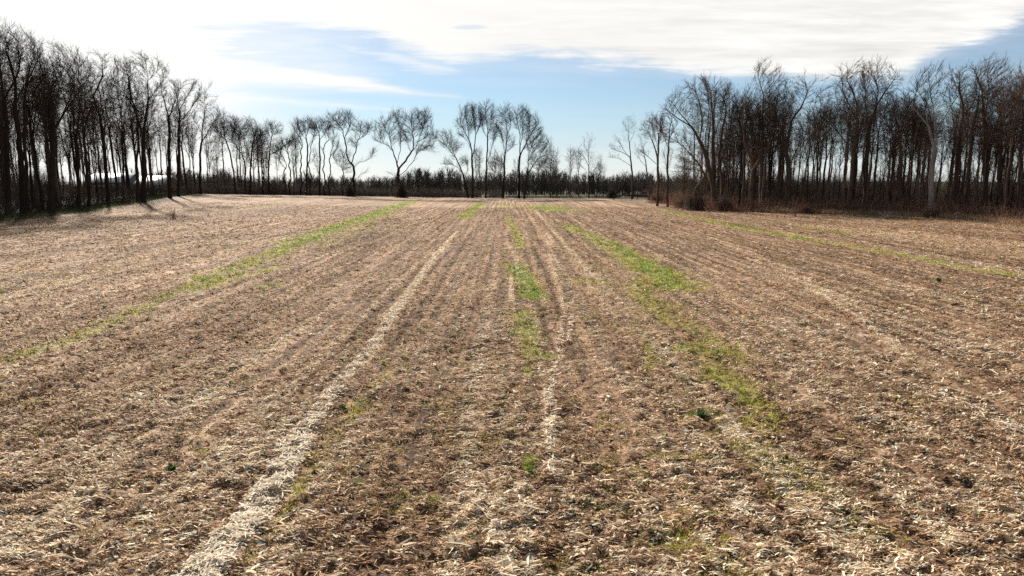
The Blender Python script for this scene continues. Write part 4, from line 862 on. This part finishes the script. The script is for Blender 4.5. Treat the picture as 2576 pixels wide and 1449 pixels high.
# slim stems among the far row
for px in (531, 620, 742, 1245, 1262, 1208, 1432, 1198, 1300, 1390, 1456):
    d = 183+rng.uniform(0, 8); p = W(px, 496, d); place(int(rng.choice([111, 112, 113])), p[0], p[1], rng, 'row', 'sapling', 1.15)
for px in (548, 700, 805):
    d = 184+rng.uniform(0, 8); p = W(px, 496, d); place(107, p[0], p[1], rng, 'row', 'tree', rng.uniform(0.72, 0.95))

# ------------------------------------------------------------------ far-off wood, undergrowth, thickets
def mini(seed, H, nb):
    """a small bare tree as raw segments"""
    g = np.random.default_rng(seed); S = []
    top = np.array([g.normal(0, 0.4), g.normal(0, 0.4), H]); k = 5
    pts = [np.array([0, 0, -0.5])+(top-np.array([0, 0, -0.5]))*t + np.append(g.normal(0, 0.15, 2), 0)*(t > 0) for t in np.linspace(0, 1, k)]
    for i in range(k-1): S.append((pts[i], pts[i+1], 0.16*(1-i/k), 0.16*(1-(i+1)/k)))
    for _ in range(nb):
        t = g.uniform(0.25, 0.92); p = pts[0]+(top-pts[0])*t; a = g.random()*6.28
        L = H*0.34*g.uniform(0.5, 1.15)*(1 if t < 0.6 else 1-(t-0.6)*1.3); e = g.uniform(0.85, 1.35)
        q = p+np.array([math.cos(a)*math.cos(e), math.sin(a)*math.cos(e), math.sin(e)])*L
        S.append((p, q, 0.06, 0.025))
        for _ in range(7):
            u = g.uniform(0.35, 1); r0 = p+(q-p)*u; v = nrm((q-p)/L+g.normal(size=3)*0.45+np.array([0, 0, 0.2])); S.append((r0, r0+v*L*g.uniform(0.25, 0.5), 0.022, 0.008))
    return [np.array([s[0] for s in S]), np.array([s[1] for s in S]), np.array([s[2] for s in S]), np.array([s[3] for s in S])]
def far_wood():
    g = np.random.default_rng(91)
    M = [mini(200+i, 10.5+i*0.5, 26) for i in range(6)]
    MM = [seg_mesh(m[0], m[1], m[2]*1.6, m[3]*1.6) for m in M]
    parts = []
    n = 2300
    X = np.concatenate([g.uniform(-190, 140, 1900), g.uniform(-380, 380, 400)]); Y = 322+g.random(n)**1.3*75
    for x, y in zip(X, Y):
        v, q = MM[g.integers(6)]
        z = float(terrain(x, y)); s = g.uniform(0.36, 0.92)*(1.0+0.13*math.sin(x*0.031+1)+0.10*math.sin(x*0.11)+0.06*math.sin(x*0.37)); a = g.random()*6.28
        if -75 < x < 10: s *= 1.10
        c, sn = math.cos(a)*s*0.95, math.sin(a)*s*0.95
        w = np.stack([v[:, 0]*c-v[:, 1]*sn+x, v[:, 0]*sn+v[:, 1]*c+y, v[:, 2]*s+z], 1)
        parts.append((w, q))
    V, Q = cat(parts)
    o = mesh_np('far_wood', V, Q, FARW, None, False)
    tag(o, 'far-off grey bare woodland reading as one low band beyond the field', None, None, 'stuff')
far_wood()
def brush(name, pts, hmin, hmax, per, colr, label, seed, rad=(0.006, 0.014), spread=0.8, arch=0.5):
    """tangled stems: every point grows `per` arching stems with side twigs"""
    g = np.random.default_rng(seed); n = len(pts)*per
    b = np.repeat(pts, per, 0)+np.concatenate([g.normal(0, spread*0.5, (n, 2)), np.zeros((n, 1))], 1)
    b[:, 2] = terrain(b[:, 0], b[:, 1])-0.05
    h = g.uniform(hmin, hmax, n)*(0.5+0.5*g.random(n)); a = g.random(n)*6.28; ln = g.uniform(0, 0.6, n)
    hd = np.stack([np.cos(a), np.sin(a), np.zeros(n)], 1)
    p1 = b+hd*(h*ln*0.35)[:, None]+np.array([0, 0, 1])*(h*0.55)[:, None]
    p2 = p1+hd*(h*ln*0.7+0.1)[:, None]+np.array([0, 0, 1])*(h*0.40*g.uniform(-arch, 1, n))[:, None]+g.normal(0, 0.1, (n, 3))
    r = g.uniform(rad[0], rad[1], n)*(0.7+0.3*h/hmax)
    S = [(b, p1, r*1.3, r), (p1, p2, r, r*0.5)]
    for k in range(3):
        t = g.random((n, 1)); s0 = p1+(p2-p1)*t if k else b+(p1-b)*(0.4+0.6*t)
        v = nrm(g.normal(size=(n, 3))+np.array([0, 0, 0.5]))
        S.append((s0, s0+v*(h*g.uniform(0.15, 0.4, n))[:, None], r*0.6, r*0.3))
    V, Q = cat([seg_mesh(*s) for s in S])
    c = np.array(colr[0])+(np.array(colr[1])-np.array(colr[0]))*g.random((n, 1)); c = c*g.uniform(0.7, 1.25, (n, 1))
    C = np.concatenate([np.repeat(c, 6, 0) for _ in S], 0)
    o = mesh_np(name, V, Q, BRUSH, None, False, {'col': C})
    tag(o, label, None, None, 'stuff'); return o
def pick(n, test, box, seed):
    g = np.random.default_rng(seed); x = g.uniform(box[0], box[1], n*12); y = g.uniform(box[2], box[3], n*12)
    k = test(x, y); x, y = x[k][:n], y[k][:n]; return np.stack([x, y, np.zeros(len(x))], 1)
RB = ((0.075, 0.044, 0.032), (0.24, 0.145, 0.105)); DK = ((0.028, 0.022, 0.018), (0.085, 0.066, 0.052))
brush('undergrowth', pick(3200, lambda x, y: (sdist(x, y) < -0.5) & (sdist(x, y) > -24) & (x > 28) & (x < 0.82*y+8), (28, 115, 60, 150), 1), 1.0, 3.6, 11, RB, 'reddish brown brambles and scrub filling the foot of the right wood', 301, spread=1.6)
brush('understory', pick(1500, lambda x, y: (sdist(x, y) < -6) & (sdist(x, y) > -60) & (x > 34) & (x < 0.82*y+8), (30, 140, 66, 185), 2), 4.0, 8.2, 7, DK, 'thin young stems packed behind the front trunks of the right wood', 302, rad=(0.012, 0.028), spread=2.2, arch=-0.4)
brush('undergrowth', pick(3000, lambda x, y: (sdist(x, y) < -0.7) & (sdist(x, y) > -40) & (x < -58) & (x > -0.82*y-8), (-160, -58, 78, 205), 3), 0.8, 3.4, 11, DK, 'dark low scrub and brambles under the left wood', 303, spread=1.7)
brush('understory', pick(700, lambda x, y: (sdist(x, y) < -8) & (sdist(x, y) > -70) & (x < -62) & (x > -0.82*y-8) & ~((x > -0.66*y) & (y > 110) & (x < -0.5*y)), (-170, -58, 86, 215), 4), 3.5, 7.0, 6, DK, 'thin young stems packed behind the front trunks of the left wood', 304, rad=(0.012, 0.026), spread=2.2, arch=-0.4)
brush('undergrowth', pick(1300, lambda x, y: (y > 182+0.0*x) & (y < 200) & (sdist(x, y) < -0.3) & (x < -8+6*np.sin(x)) , (-85, 0, 176, 202), 5), 0.8, 3.7, 9, ((0.03, 0.023, 0.019), (0.10, 0.078, 0.062)), 'black tangle of low scrub under the left half of the far row', 305, rad=(0.015, 0.035), spread=1.6)
brush('undergrowth', pick(420, lambda x, y: (y > 178) & (y < 196) & (sdist(x, y) < -0.2) & (x > -8), (-10, 50, 172, 198), 6), 0.4, 1.5, 9, DK, 'sparse low weeds under the right half of the far row', 306, rad=(0.012, 0.025), spread=1.2)
brush('dry_grass', pick(1500, lambda x, y: (np.abs(sdist(x, y)+0.9) < 1.3) & (x > 36) & (x < 0.80*y+6), (28, 80, 62, 118), 7), 0.3, 1.1, 16, ((0.24, 0.15, 0.09), (0.52, 0.38, 0.25)), 'tawny dead grass along the foot of the right wood', 307, rad=(0.006, 0.014), spread=0.9, arch=0.1)
brush('dry_grass', pick(420, lambda x, y: (np.abs(sdist(x, y)+1.5) < 2.4) & (x > 24) & (x < 42) & (y > 104), (24, 44, 104, 152), 9), 0.4, 1.7, 14, ((0.15, 0.075, 0.05), (0.33, 0.19, 0.125)), 'rusty dead weeds at the outer corner of the right wood', 309, rad=(0.007, 0.016), spread=1.1, arch=0.1)
brush('grass_bank', pick(2600, lambda x, y: (sdist(x, y) < 3.2) & (sdist(x, y) > -3.0) & (x < -45) & (y > 66) & (y < 150), (-80, -45, 66, 150), 10), 0.10, 0.42, 14, ((0.030, 0.042, 0.012), (0.105, 0.105, 0.040)), 'dull green rough grass bank along the foot of the left wood', 310, rad=(0.006, 0.014), spread=1.2, arch=0.2)
brush('dry_weeds', pick(1500, lambda x, y: (sdist(x, y) > 1) & (x < -0.22*y) & (y > 42), (-66, -8, 42, 150), 8), 0.10, 0.36, 4, ((0.16, 0.085, 0.055), (0.32, 0.20, 0.13)), 'short reddish dead weeds standing over the left part of the field', 308, rad=(0.003, 0.008), spread=0.9, arch=0.3)

def seg_thing(name, segs, mat, parent=None, k=7):
    p0 = np.array([s[0] for s in segs], float); p1 = np.array([s[1] for s in segs], float)
    V, Q = seg_mesh(p0, p1, np.array([s[2] for s in segs]), np.array([s[3] for s in segs]), k)
    return mesh_np(name, V, Q, mat, parent, True)
# fallen tree at the corner of the right wood
def fallen(px0, px1, py0, py1, d, r, label, seed, nbr=9, bark=BARK, name='fallen_tree', brl=2.6):
    g = np.random.default_rng(seed)
    a = W(px0, py0, d); b = W(px1, py1, d+3)
    z0 = float(terrain(a[0], a[1])); z1 = float(terrain(b[0], b[1])); a[2] = max(a[2], z0+r*0.8); b[2] = max(b[2], z1+r*0.8)
    base = np.array([(a[0]+b[0])/2, (a[1]+b[1])/2, (z0+z1)/2]); e = empty(name, base, label, 'fallen tree' if name == 'fallen_tree' else 'branch')
    mid = (a+b)/2; mid[2] += 0.5; T = np.linspace(0, 1, 14)[:, None]
    pl = (1-T)**2*a+2*T*(1-T)*mid+T*T*b; pl += g.normal(0, 0.04, pl.shape); pl -= base
    limbs = [pl]
    for i in range(nbr):
        k = g.integers(0, 12); s = pl[k]; v = nrm(np.array([(a-b)[0], 0, 0])*0.5/abs((a-b)[0])+g.normal(0, 0.5, 3)); L = brl*g.uniform(0.4, 1)*(1-k/16)
        e1 = s+v*L*0.5+np.array([0, 0, 0.1]); e2 = s+v*L+np.array([0, 0, g.uniform(-0.5, 0.5)]); 
        for q in (e1, e2): q[2] = max(q[2], -0.05)
        limbs.append(np.array([s, e1, e2]))
    S = []
    for j, l in enumerate(limbs):
        m = len(l)
        for i in range(m-1):
            f0, f1 = (i/m, (i+1)/m)
            rr = (lambda f: r*(0.35+0.65*f)) if j == 0 else (lambda f: r*0.32*(1.05-f))
            S.append((l[i], l[i+1], rr(f0), rr(f1)))
    ntr = len(pl)-1
    seg_thing('trunk', S[:ntr], bark, e); 
    if S[ntr:]:
        tw = []
        for s in S[ntr:]:
            for _ in range(4):
                p = s[0]+(s[1]-s[0])*g.random(); q = p+nrm(g.normal(size=3))*g.uniform(0.3, 0.9); q[2] = max(q[2], -0.02); tw.append((p, q, 0.018, 0.007))
        seg_thing('branch', S[ntr:]+tw, bark, e, 5)
    return e
fallen(1548, 1655, 492, 497, 150, 0.30, 'fallen dark tree lying before the corner of the right wood, limbs toward the gap', 401, 12)
fallen(1648, 1666, 499, 497, 146, 0.26, 'pale broken log end lying just right of the fallen dark tree', 402, 0, BARK_PALE, 'log')
fallen(215, 330, 521, 505, 104, 0.16, 'long fallen branch lying on the grassy edge below the left wood', 403, 6, BARK, 'fallen_branch', 1.4)
fallen(120, 195, 532, 524, 101, 0.11, 'small fallen branch at the left wood edge, left of the long one', 404, 4, BARK, 'fallen_branch', 1.2)
fallen(1395, 1412, 497, 486, 186, 0.13, 'leaning dead limb between the small twiggy tree and the lone tree', 405, 5, BARK, 'fallen_branch', 1.6)
fallen(2215, 2262, 552, 556, 87, 0.07, 'thin pale fallen branch in the dead grass at the right wood foot', 406, 3, BARK_PALE, 'fallen_branch', 0.9)
o = [q for q in bpy.data.objects if q.name.startswith('log')][0]; o['category'] = 'log'

# thickets: rounded tangles of stems
def thicket(name, px, py, d, w, h, n, colr, label, seed, mat=None):
    g = np.random.default_rng(seed); p = W(px, py, d); z = float(terrain(p[0], d)); base = np.array([p[0], d, z])
    e = empty(name, base, label, 'shrub')
    b = np.zeros((n, 3)); b[:, :2] = g.normal(0, w*0.16, (n, 2)); a = g.random(n)*6.28; el = g.uniform(0.15, 1.5, n)
    L = g.uniform(0.3, 1.0, n)*(0.75+0.35*np.sin(a*3+seed)+0.2*np.sin(a*5))*np.where(g.random(n) < 0.08, 1.4, 1)
    tip = np.stack([np.cos(a)*np.cos(el)*w*0.5*L, np.sin(a)*np.cos(el)*w*0.4*L, 0.05+np.sin(el)*h*L], 1)
    mid = (b+tip)/2+np.array([0, 0, 0.22*h])+g.normal(0, 0.12, (n, 3))
    S = [(b, mid, 0.025, 0.016), (mid, tip, 0.016, 0.007)]
    for k in range(8):
        t = g.random((n, 1)); s0 = np.where(t < 0.4, b+(mid-b)*(0.5+t), mid+(tip-mid)*t); v = nrm(g.normal(size=(n, 3))+np.array([0, 0, 0.3])); q = s0+v*g.uniform(0.25, 0.8, (n, 1))
        q[:, 2] = np.maximum(q[:, 2], 0.02); S.append((s0, q, 0.010, 0.005))
    V1, Q1 = cat([seg_mesh(*s) for s in S[:1]]); V2, Q2 = cat([seg_mesh(*s) for s in S[1:]])
    c = np.array(colr[0])+(np.array(colr[1])-np.array(colr[0]))*g.random((n, 1))
    mesh_np('stem', V1, Q1, BRUSH, e, False, {'col': np.repeat(c, 6, 0)})['kind'] = 'stuff'
    mesh_np('twigs', V2, Q2, BRUSH, e, False, {'col': np.concatenate([np.repeat(c, 6, 0)]*(len(S)-1), 0)})['kind'] = 'stuff'
TH = ((0.035, 0.024, 0.019), (0.11, 0.072, 0.055))
thicket('thicket', 1745, 520, 109, 6.5, 5.5, 210, TH, 'dense brown thicket of vines at the corner tree of the right wood', 411)
thicket('thicket', 1715, 512, 116, 6.0, 3.0, 130, RB, 'lower russet thicket spilling left of the vine thicket', 412)
thicket('thicket', 1822, 530, 106, 5.0, 3.6, 120, TH, 'dark thicket between the trunks right of the vine thicket', 413)
thicket('thicket', 1650, 508, 136, 6.5, 4.0, 130, RB, 'pale brown bush behind the pale log at the wood corner', 414)
thicket('thicket', 1540, 497, 178, 5.0, 4.0, 200, DK, 'grey round bush behind the fallen dark tree', 415)
thicket('shrub', 2345, 545, 90, 5.2, 2.0, 130, RB, 'dark red bramble mound below the white-barked tree', 416)
thicket('shrub', 2025, 535, 100, 6.2, 2.0, 130, RB, 'russet bramble mound below the wide tree with the heavy limb', 417)
thicket('shrub', 1010, 494, 176, 5.0, 5.2, 260, DK, 'black bushy tangle around the foot of the broad-crowned tree', 418)
thicket('shrub', 880, 493, 177, 4.6, 4.6, 220, DK, 'dark bushy tangle at the foot of the V-forked tree', 419)

# dry weed clump standing in the left field and thin dead stalks
def weed(px, py, label, seed, h=1.3, n=26, w=0.7, name='dry_weed'):
    g = np.random.default_rng(seed); r = ray(px, py); x, y = G(px, py); z = float(terrain(x, y))
    b = np.concatenate([g.normal(0, w*0.18, (n, 2)), np.full((n, 1), -0.05)], 1); a = g.random(n)*6.28; hh = h*g.uniform(0.45, 1, n)
    tip = b+np.stack([np.cos(a)*w*0.5*g.random(n), np.sin(a)*w*0.5*g.random(n), hh], 1)
    S = [(b, tip, 0.012, 0.006)]
    for k in range(4):
        t = g.uniform(0.4, 1, (n, 1)); s0 = b+(tip-b)*t; S.append((s0, s0+nrm(g.normal(size=(n, 3))+np.array([0, 0, 1]))*g.uniform(0.06, 0.22, (n, 1)), 0.007, 0.004))
    V, Q = cat([seg_mesh(*q) for q in S]); c = np.array([0.13, 0.075, 0.05])*g.uniform(0.7, 1.6, (n, 1))
    o = mesh_np(name, V, Q, BRUSH, None, False, {'col': np.concatenate([np.repeat(c, 6, 0)]*5, 0)}); o.location = (x, y, z); tag(o, label, 'weed')
weed(437, 553, 'tall clump of dead brown weeds standing alone in the left field', 421, 1.5, 34, 0.9)
weed(300, 632, 'thin dead stalk poking up left of the long green streak', 422, 0.9, 5, 0.4)
weed(525, 548, 'small dead weed sprig right of the tall clump', 423, 0.9, 8, 0.4)
weed(612, 560, 'single dead stalk in the left field near the start of the broad green streak', 424, 0.8, 4, 0.3)
def green_weed(px, py, label, seed, s=0.16):
    s *= 0.72
    g = np.random.default_rng(seed); x, y = G(px, py); z = float(HT(np.array([x]), np.array([y]))[0])
    n = 46; a = g.random(n)*6.28; L = s*g.uniform(0.5, 1, n); el = g.uniform(0.1, 1.2, n)
    D = np.stack([np.cos(a)*np.cos(el), np.sin(a)*np.cos(el), np.sin(el)], 1); S_ = np.stack([-np.sin(a), np.cos(a), np.zeros(n)], 1)*(L*0.24)[:, None]
    b = g.normal(0, s*0.12, (n, 3)); b[:, 2] = 0; m_ = b+D*(L*0.6)[:, None]; t = b+D*L[:, None]
    V = np.stack([b-S_*0.2, b+S_*0.2, m_+S_, m_-S_, t+S_*0.1, t-S_*0.1], 1).reshape(-1, 3); k = (np.arange(n)*6)[:, None]
    Q = np.stack([k+np.array([[0, 1, 2, 3]]), k+np.array([[3, 2, 4, 5]])], 1).reshape(-1, 4)
    c = np.array([0.045, 0.080, 0.026])*g.uniform(0.6, 1.7, (n, 1))
    o = mesh_np('leafy_weed', V, Q, GRASSM, None, False, {'col': np.repeat(c, 6, 0)}); o.location = (x, y, z+0.01)
    tag(o, label, 'weed')
green_weed(2360, 708, 'dark leafy weed alone on the brown right side of the field', 431, 0.32)
green_weed(862, 1026, 'dark green weed beside the bleached husk strip', 432, 0.20)
green_weed(432, 1182, 'dark green weed low in the left foreground', 433, 0.20)
green_weed(1764, 1050, 'largest bright-edged weed tuft under the right green streak', 434, 0.30)
green_weed(860, 912, 'small green weed left of the bleached husk strip', 435, 0.14)
green_weed(1332, 1188, 'small green weed in the centre foreground', 436, 0.14)
green_weed(1815, 1425, 'dark weed near the lower edge, right of centre', 437, 0.16)
green_weed(790, 1197, 'dark weed just right of the widest bleached patch', 438, 0.13)

# ------------------------------------------------------------------ barn, fence, pines
def quads_mesh(name, boxes, mat, parent):
    V = []; Q = []
    for (x0, x1, y0, y1, z0, z1) in boxes:
        k = len(V); V += [(x, y, z) for z in (z0, z1) for x, y in ((x0, y0), (x1, y0), (x1, y1), (x0, y1))]
        Q += [(k, k+3, k+2, k+1), (k+4, k+5, k+6, k+7)]+[(k+i, k+(i+1) % 4, k+4+(i+1) % 4, k+4+i) for i in range(4)]
    return mesh_np(name, np.array(V, float), np.array(Q), mat, parent)
def panel_mat(name, c, scale=4.0):
    m, N, L, b = new_mat(name); tc = N.new('ShaderNodeTexCoord'); w = N.new('ShaderNodeTexWave'); w.inputs['Scale'].default_value = scale
    L.new(tc.outputs['Object'], w.inputs['Vector']); r = ramp(N, [(0, tuple(v*0.86 for v in c)), (1, c)]); L.new(w.outputs['Fac'], r.inputs[0])
    L.new(r.outputs[0], b.inputs['Base Color']); b.inputs['Roughness'].default_value = 0.5; return m
def barn(px0, px1, ptop, pbot, d, label, rz=0.0):
    a = W(px0, pbot, d); b = W(px1, ptop, d); w = b[0]-a[0]; x = (a[0]+b[0])/2; g = float(terrain(x, d+8))
    e = empty('barn', (x, d+8, g), label, 'barn', None, rz)
    wall = panel_mat('grey_siding', (0.07, 0.06, 0.055)); roof = panel_mat('white_roof', (0.88, 0.88, 0.87), 2.0)
    hw = w/2; ze = W(px0, pbot, d+2)[2]-g; zr = W(px0, ptop, d+8)[2]-g
    quads_mesh('wall', [(-hw, hw, -5.5, 5.5, -1.5, ze)], wall, e)
    V = [(-hw-.4, -6, ze-.02), (hw+.4, -6, ze-.02), (hw+.4, 0, zr), (-hw-.4, 0, zr), (-hw-.4, 6, ze-.02), (hw+.4, 6, ze-.02)]
    V = V+[(x_, y_, z_+.14) for x_, y_, z_ in V]
    Q = [(0, 3, 2, 1), (3, 4, 5, 2), (6, 7, 8, 9), (9, 8, 11, 10), (0, 1, 7, 6), (5, 4, 10, 11), (0, 6, 9, 3), (3, 9, 10, 4), (1, 2, 8, 7), (2, 5, 11, 8)]
    mesh_np('roof', np.array(V), np.array(Q), roof, e)
    V = [(-hw, -5.4, ze), (-hw, 5.4, ze), (-hw, 0, zr-.12), (hw, -5.4, ze), (hw, 5.4, ze), (hw, 0, zr-.12)]
    mesh_np('gable', np.array(V), np.array([(0, 2, 1), (3, 4, 5)]), wall, e)
barn(200, 300, 437, 459, 205, 'long barn with white metal roof seen between trunks of the left wood')
barn(322, 394, 443, 467, 190, 'smaller white-roofed barn right of the long one, behind the left wood', 0.08)

def fence():
    g = np.random.default_rng(17); y = 196.0; x0, x1 = -22.0, 62.0
    e = empty('wire_fence', ((x0+x1)/2, y, float(terrain((x0+x1)/2, y))), 'low wire fence with thin dark posts beyond the far row', 'fence')
    bx, by, bz = e.location; n = 36; P_ = []
    for i in range(n):
        x = x0+(x1-x0)*i/(n-1); z = float(terrain(x, y)); h = 1.25+g.normal(0, 0.05); ln = g.normal(0, 0.04)
        p0 = np.array([x-bx, 0, z-bz-0.2]); p1 = np.array([x-bx+ln, g.normal(0, .03), z-bz+h]); P_.append((p0, p1))
        seg_thing('post', [(p0, p0+(p1-p0)*0.9, 0.075, 0.07), (p0+(p1-p0)*0.9, p1, 0.07, 0.02)], BARK, e, 7)
    for k in (0.35, 0.65, 0.92):
        S = [(P_[i][0]+(P_[i][1]-P_[i][0])*k, P_[i+1][0]+(P_[i+1][1]-P_[i+1][0])*k, 0.012, 0.012) for i in range(n-1)]
        seg_thing('wire', S, BARK, e, 4)
fence()

def needle_mat():
    m, N, L, b = new_mat('pine_needles'); tc = N.new('ShaderNodeTexCoord'); n = N.new('ShaderNodeTexNoise'); n.inputs['Scale'].default_value = 3
    L.new(tc.outputs['Object'], n.inputs['Vector']); r = ramp(N, [(0.3, (0.012, 0.022, 0.012)), (0.7, (0.035, 0.055, 0.026))]); L.new(n.outputs['Fac'], r.inputs[0]); L.new(r.outputs[0], b.inputs['Base Color'])
    b.inputs['Roughness'].default_value = 0.8; return m
NEED = needle_mat()
def pine(px, ptop, d, w, label, seed, bare=0.35):
    g = np.random.default_rng(seed); p = W(px, ptop, d); z = float(terrain(p[0], d)); H = p[2]-z
    e = empty('pine_tree', (p[0], d, z), label, 'pine tree', None)
    pts = [np.array([g.normal(0, .1), g.normal(0, .1), H*t]) for t in np.linspace(0, 0.97, 8)]; pts[0][2] = -0.3
    seg_thing('trunk', [(pts[i], pts[i+1], 0.2*(1-i/8.5), 0.2*(1-(i+1)/8.5)) for i in range(7)], BARK, e, 8)
    n = 70; V = []; Q = []
    segs = []
    for i in range(n):
        t = bare+(1-bare)*g.random()**0.9; a = g.random()*6.28; L = w*(1.05-t)**0.6*g.uniform(0.5, 1)
        s = np.array([0, 0, H*t*0.98]); q = s+np.array([math.cos(a)*L, math.sin(a)*L, L*g.uniform(-0.1, 0.35)]); segs.append((s, q, 0.05, 0.015))
        m = 46; u = g.uniform(0.35, 1.05, (m, 1)); c = s+(q-s)*u+g.normal(0, 0.22, (m, 3)); D = nrm(g.normal(size=(m, 3))+np.array([0, 0, 0.6]))*g.uniform(0.2, 0.4, (m, 1)); S_ = nrm(np.cross(D, g.normal(size=(m, 3))))*0.05
        k = sum(len(v) for v in V); V.append(np.stack([c-S_, c+S_, c+D+S_*0.4, c+D-S_*0.4], 1).reshape(-1, 3)); Q.append(k+np.arange(m*4).reshape(m, 4))
    seg_thing('limb', segs, BARK, e, 4)['kind'] = 'stuff'
    mesh_np('crown', np.vstack(V), np.vstack(Q), NEED, e)
pine(1053, 424, 300, 3.6, 'dark pine top showing right of the broad-crowned tree', 501, 0.3)
#pine(938, 431, 310, 3.4, 'dark pine among the far wood between the V-forked and broad-crowned trees', 502, 0.3)
#pine(960, 433, 305, 3.0, 'smaller pine hard right of the other between the two big far-row trees', 503, 0.3)
#pine(96, 285, 118, 3.6, 'dark evergreen deep in the left wood, left of the broom-like tree', 504, 0.45)
#pine(172, 350, 125, 3.2, 'dark evergreen in the left wood, right behind the broom-like tree', 505, 0.4)

# ------------------------------------------------------------------ labels of the forest trees
def ordinal(n):
    W1 = ['first', 'second', 'third', 'fourth', 'fifth', 'sixth', 'seventh', 'eighth', 'ninth', 'tenth', 'eleventh', 'twelfth', 'thirteenth', 'fourteenth', 'fifteenth', 'sixteenth', 'seventeenth', 'eighteenth', 'nineteenth', 'twentieth']
    if n <= 20: return W1[n-1]
    T = {2: 'twenty', 3: 'thirty', 4: 'forty', 5: 'fifty'}; t, u = divmod(n, 10)
    return T[t]+'-'+W1[u-1] if u else T[t][:-1]+'ieth'
SHORT = {1: 'rounded end tree', 61: 'leftmost trunk', 62: 'open-crowned tree', 64: 'massive broomy tree', 65: 'slender forked tree', 66: 'stout dark tree', 69: 'rising-limbed tree',
         31: 'dark corner tree', 37: 'pointed tallest tree', 40: 'heavy-limbed tree', 44: 'big domed crown', 47: 'white-barked tree', 50: 'high-crowned thick tree', 52: 'rightmost reddish tree', 29: 'spindly leaning tree',
         2: 'thin-spired tree', 6: 'round-topped tree', 11: 'flat-topped group', 16: 'V-forked tree', 18: 'broad-crowned tree', 20: 'vase-shaped tree', 23: 'domed fullest tree', 26: 'small lone tree'}
MARK = {h[0]['seed']: h for h in HEROES if h[0]['seed'] in SHORT}
used = {}
for w in WOODS:
    u = w[3]/w[4]
    wk = w[1]
    k = min((k for k, h in MARK.items() if h[1] == wk), key=lambda k: abs(MARK[k][0].location.x/MARK[k][0].location.y-u))
    used.setdefault((wk, w[2], k), []).append(w)
for (wk, kind, k), L_ in used.items():
    noun = 'slim tree' if kind == 'tree' else 'thin sapling'
    L_.sort(key=lambda w: w[3]/w[4])
    for i, w in enumerate(L_):
        where = {'left': 'left wood', 'right': 'right wood', 'row': 'far row'}[wk]
        w[0]['label'] = (f'{ordinal(i+1)} {noun} from the left around the {SHORT[k]}, {where}' if len(L_) > 1 else f'{noun} next to the {SHORT[k]}, {where}')
        w[0]['group'] = f'{noun}s in the {where}'
for h in HEROES: del h[0]['seed']
print('scene built; objects', len(bpy.data.objects), 'polys', sum(len(m.polygons) for m in bpy.data.meshes))
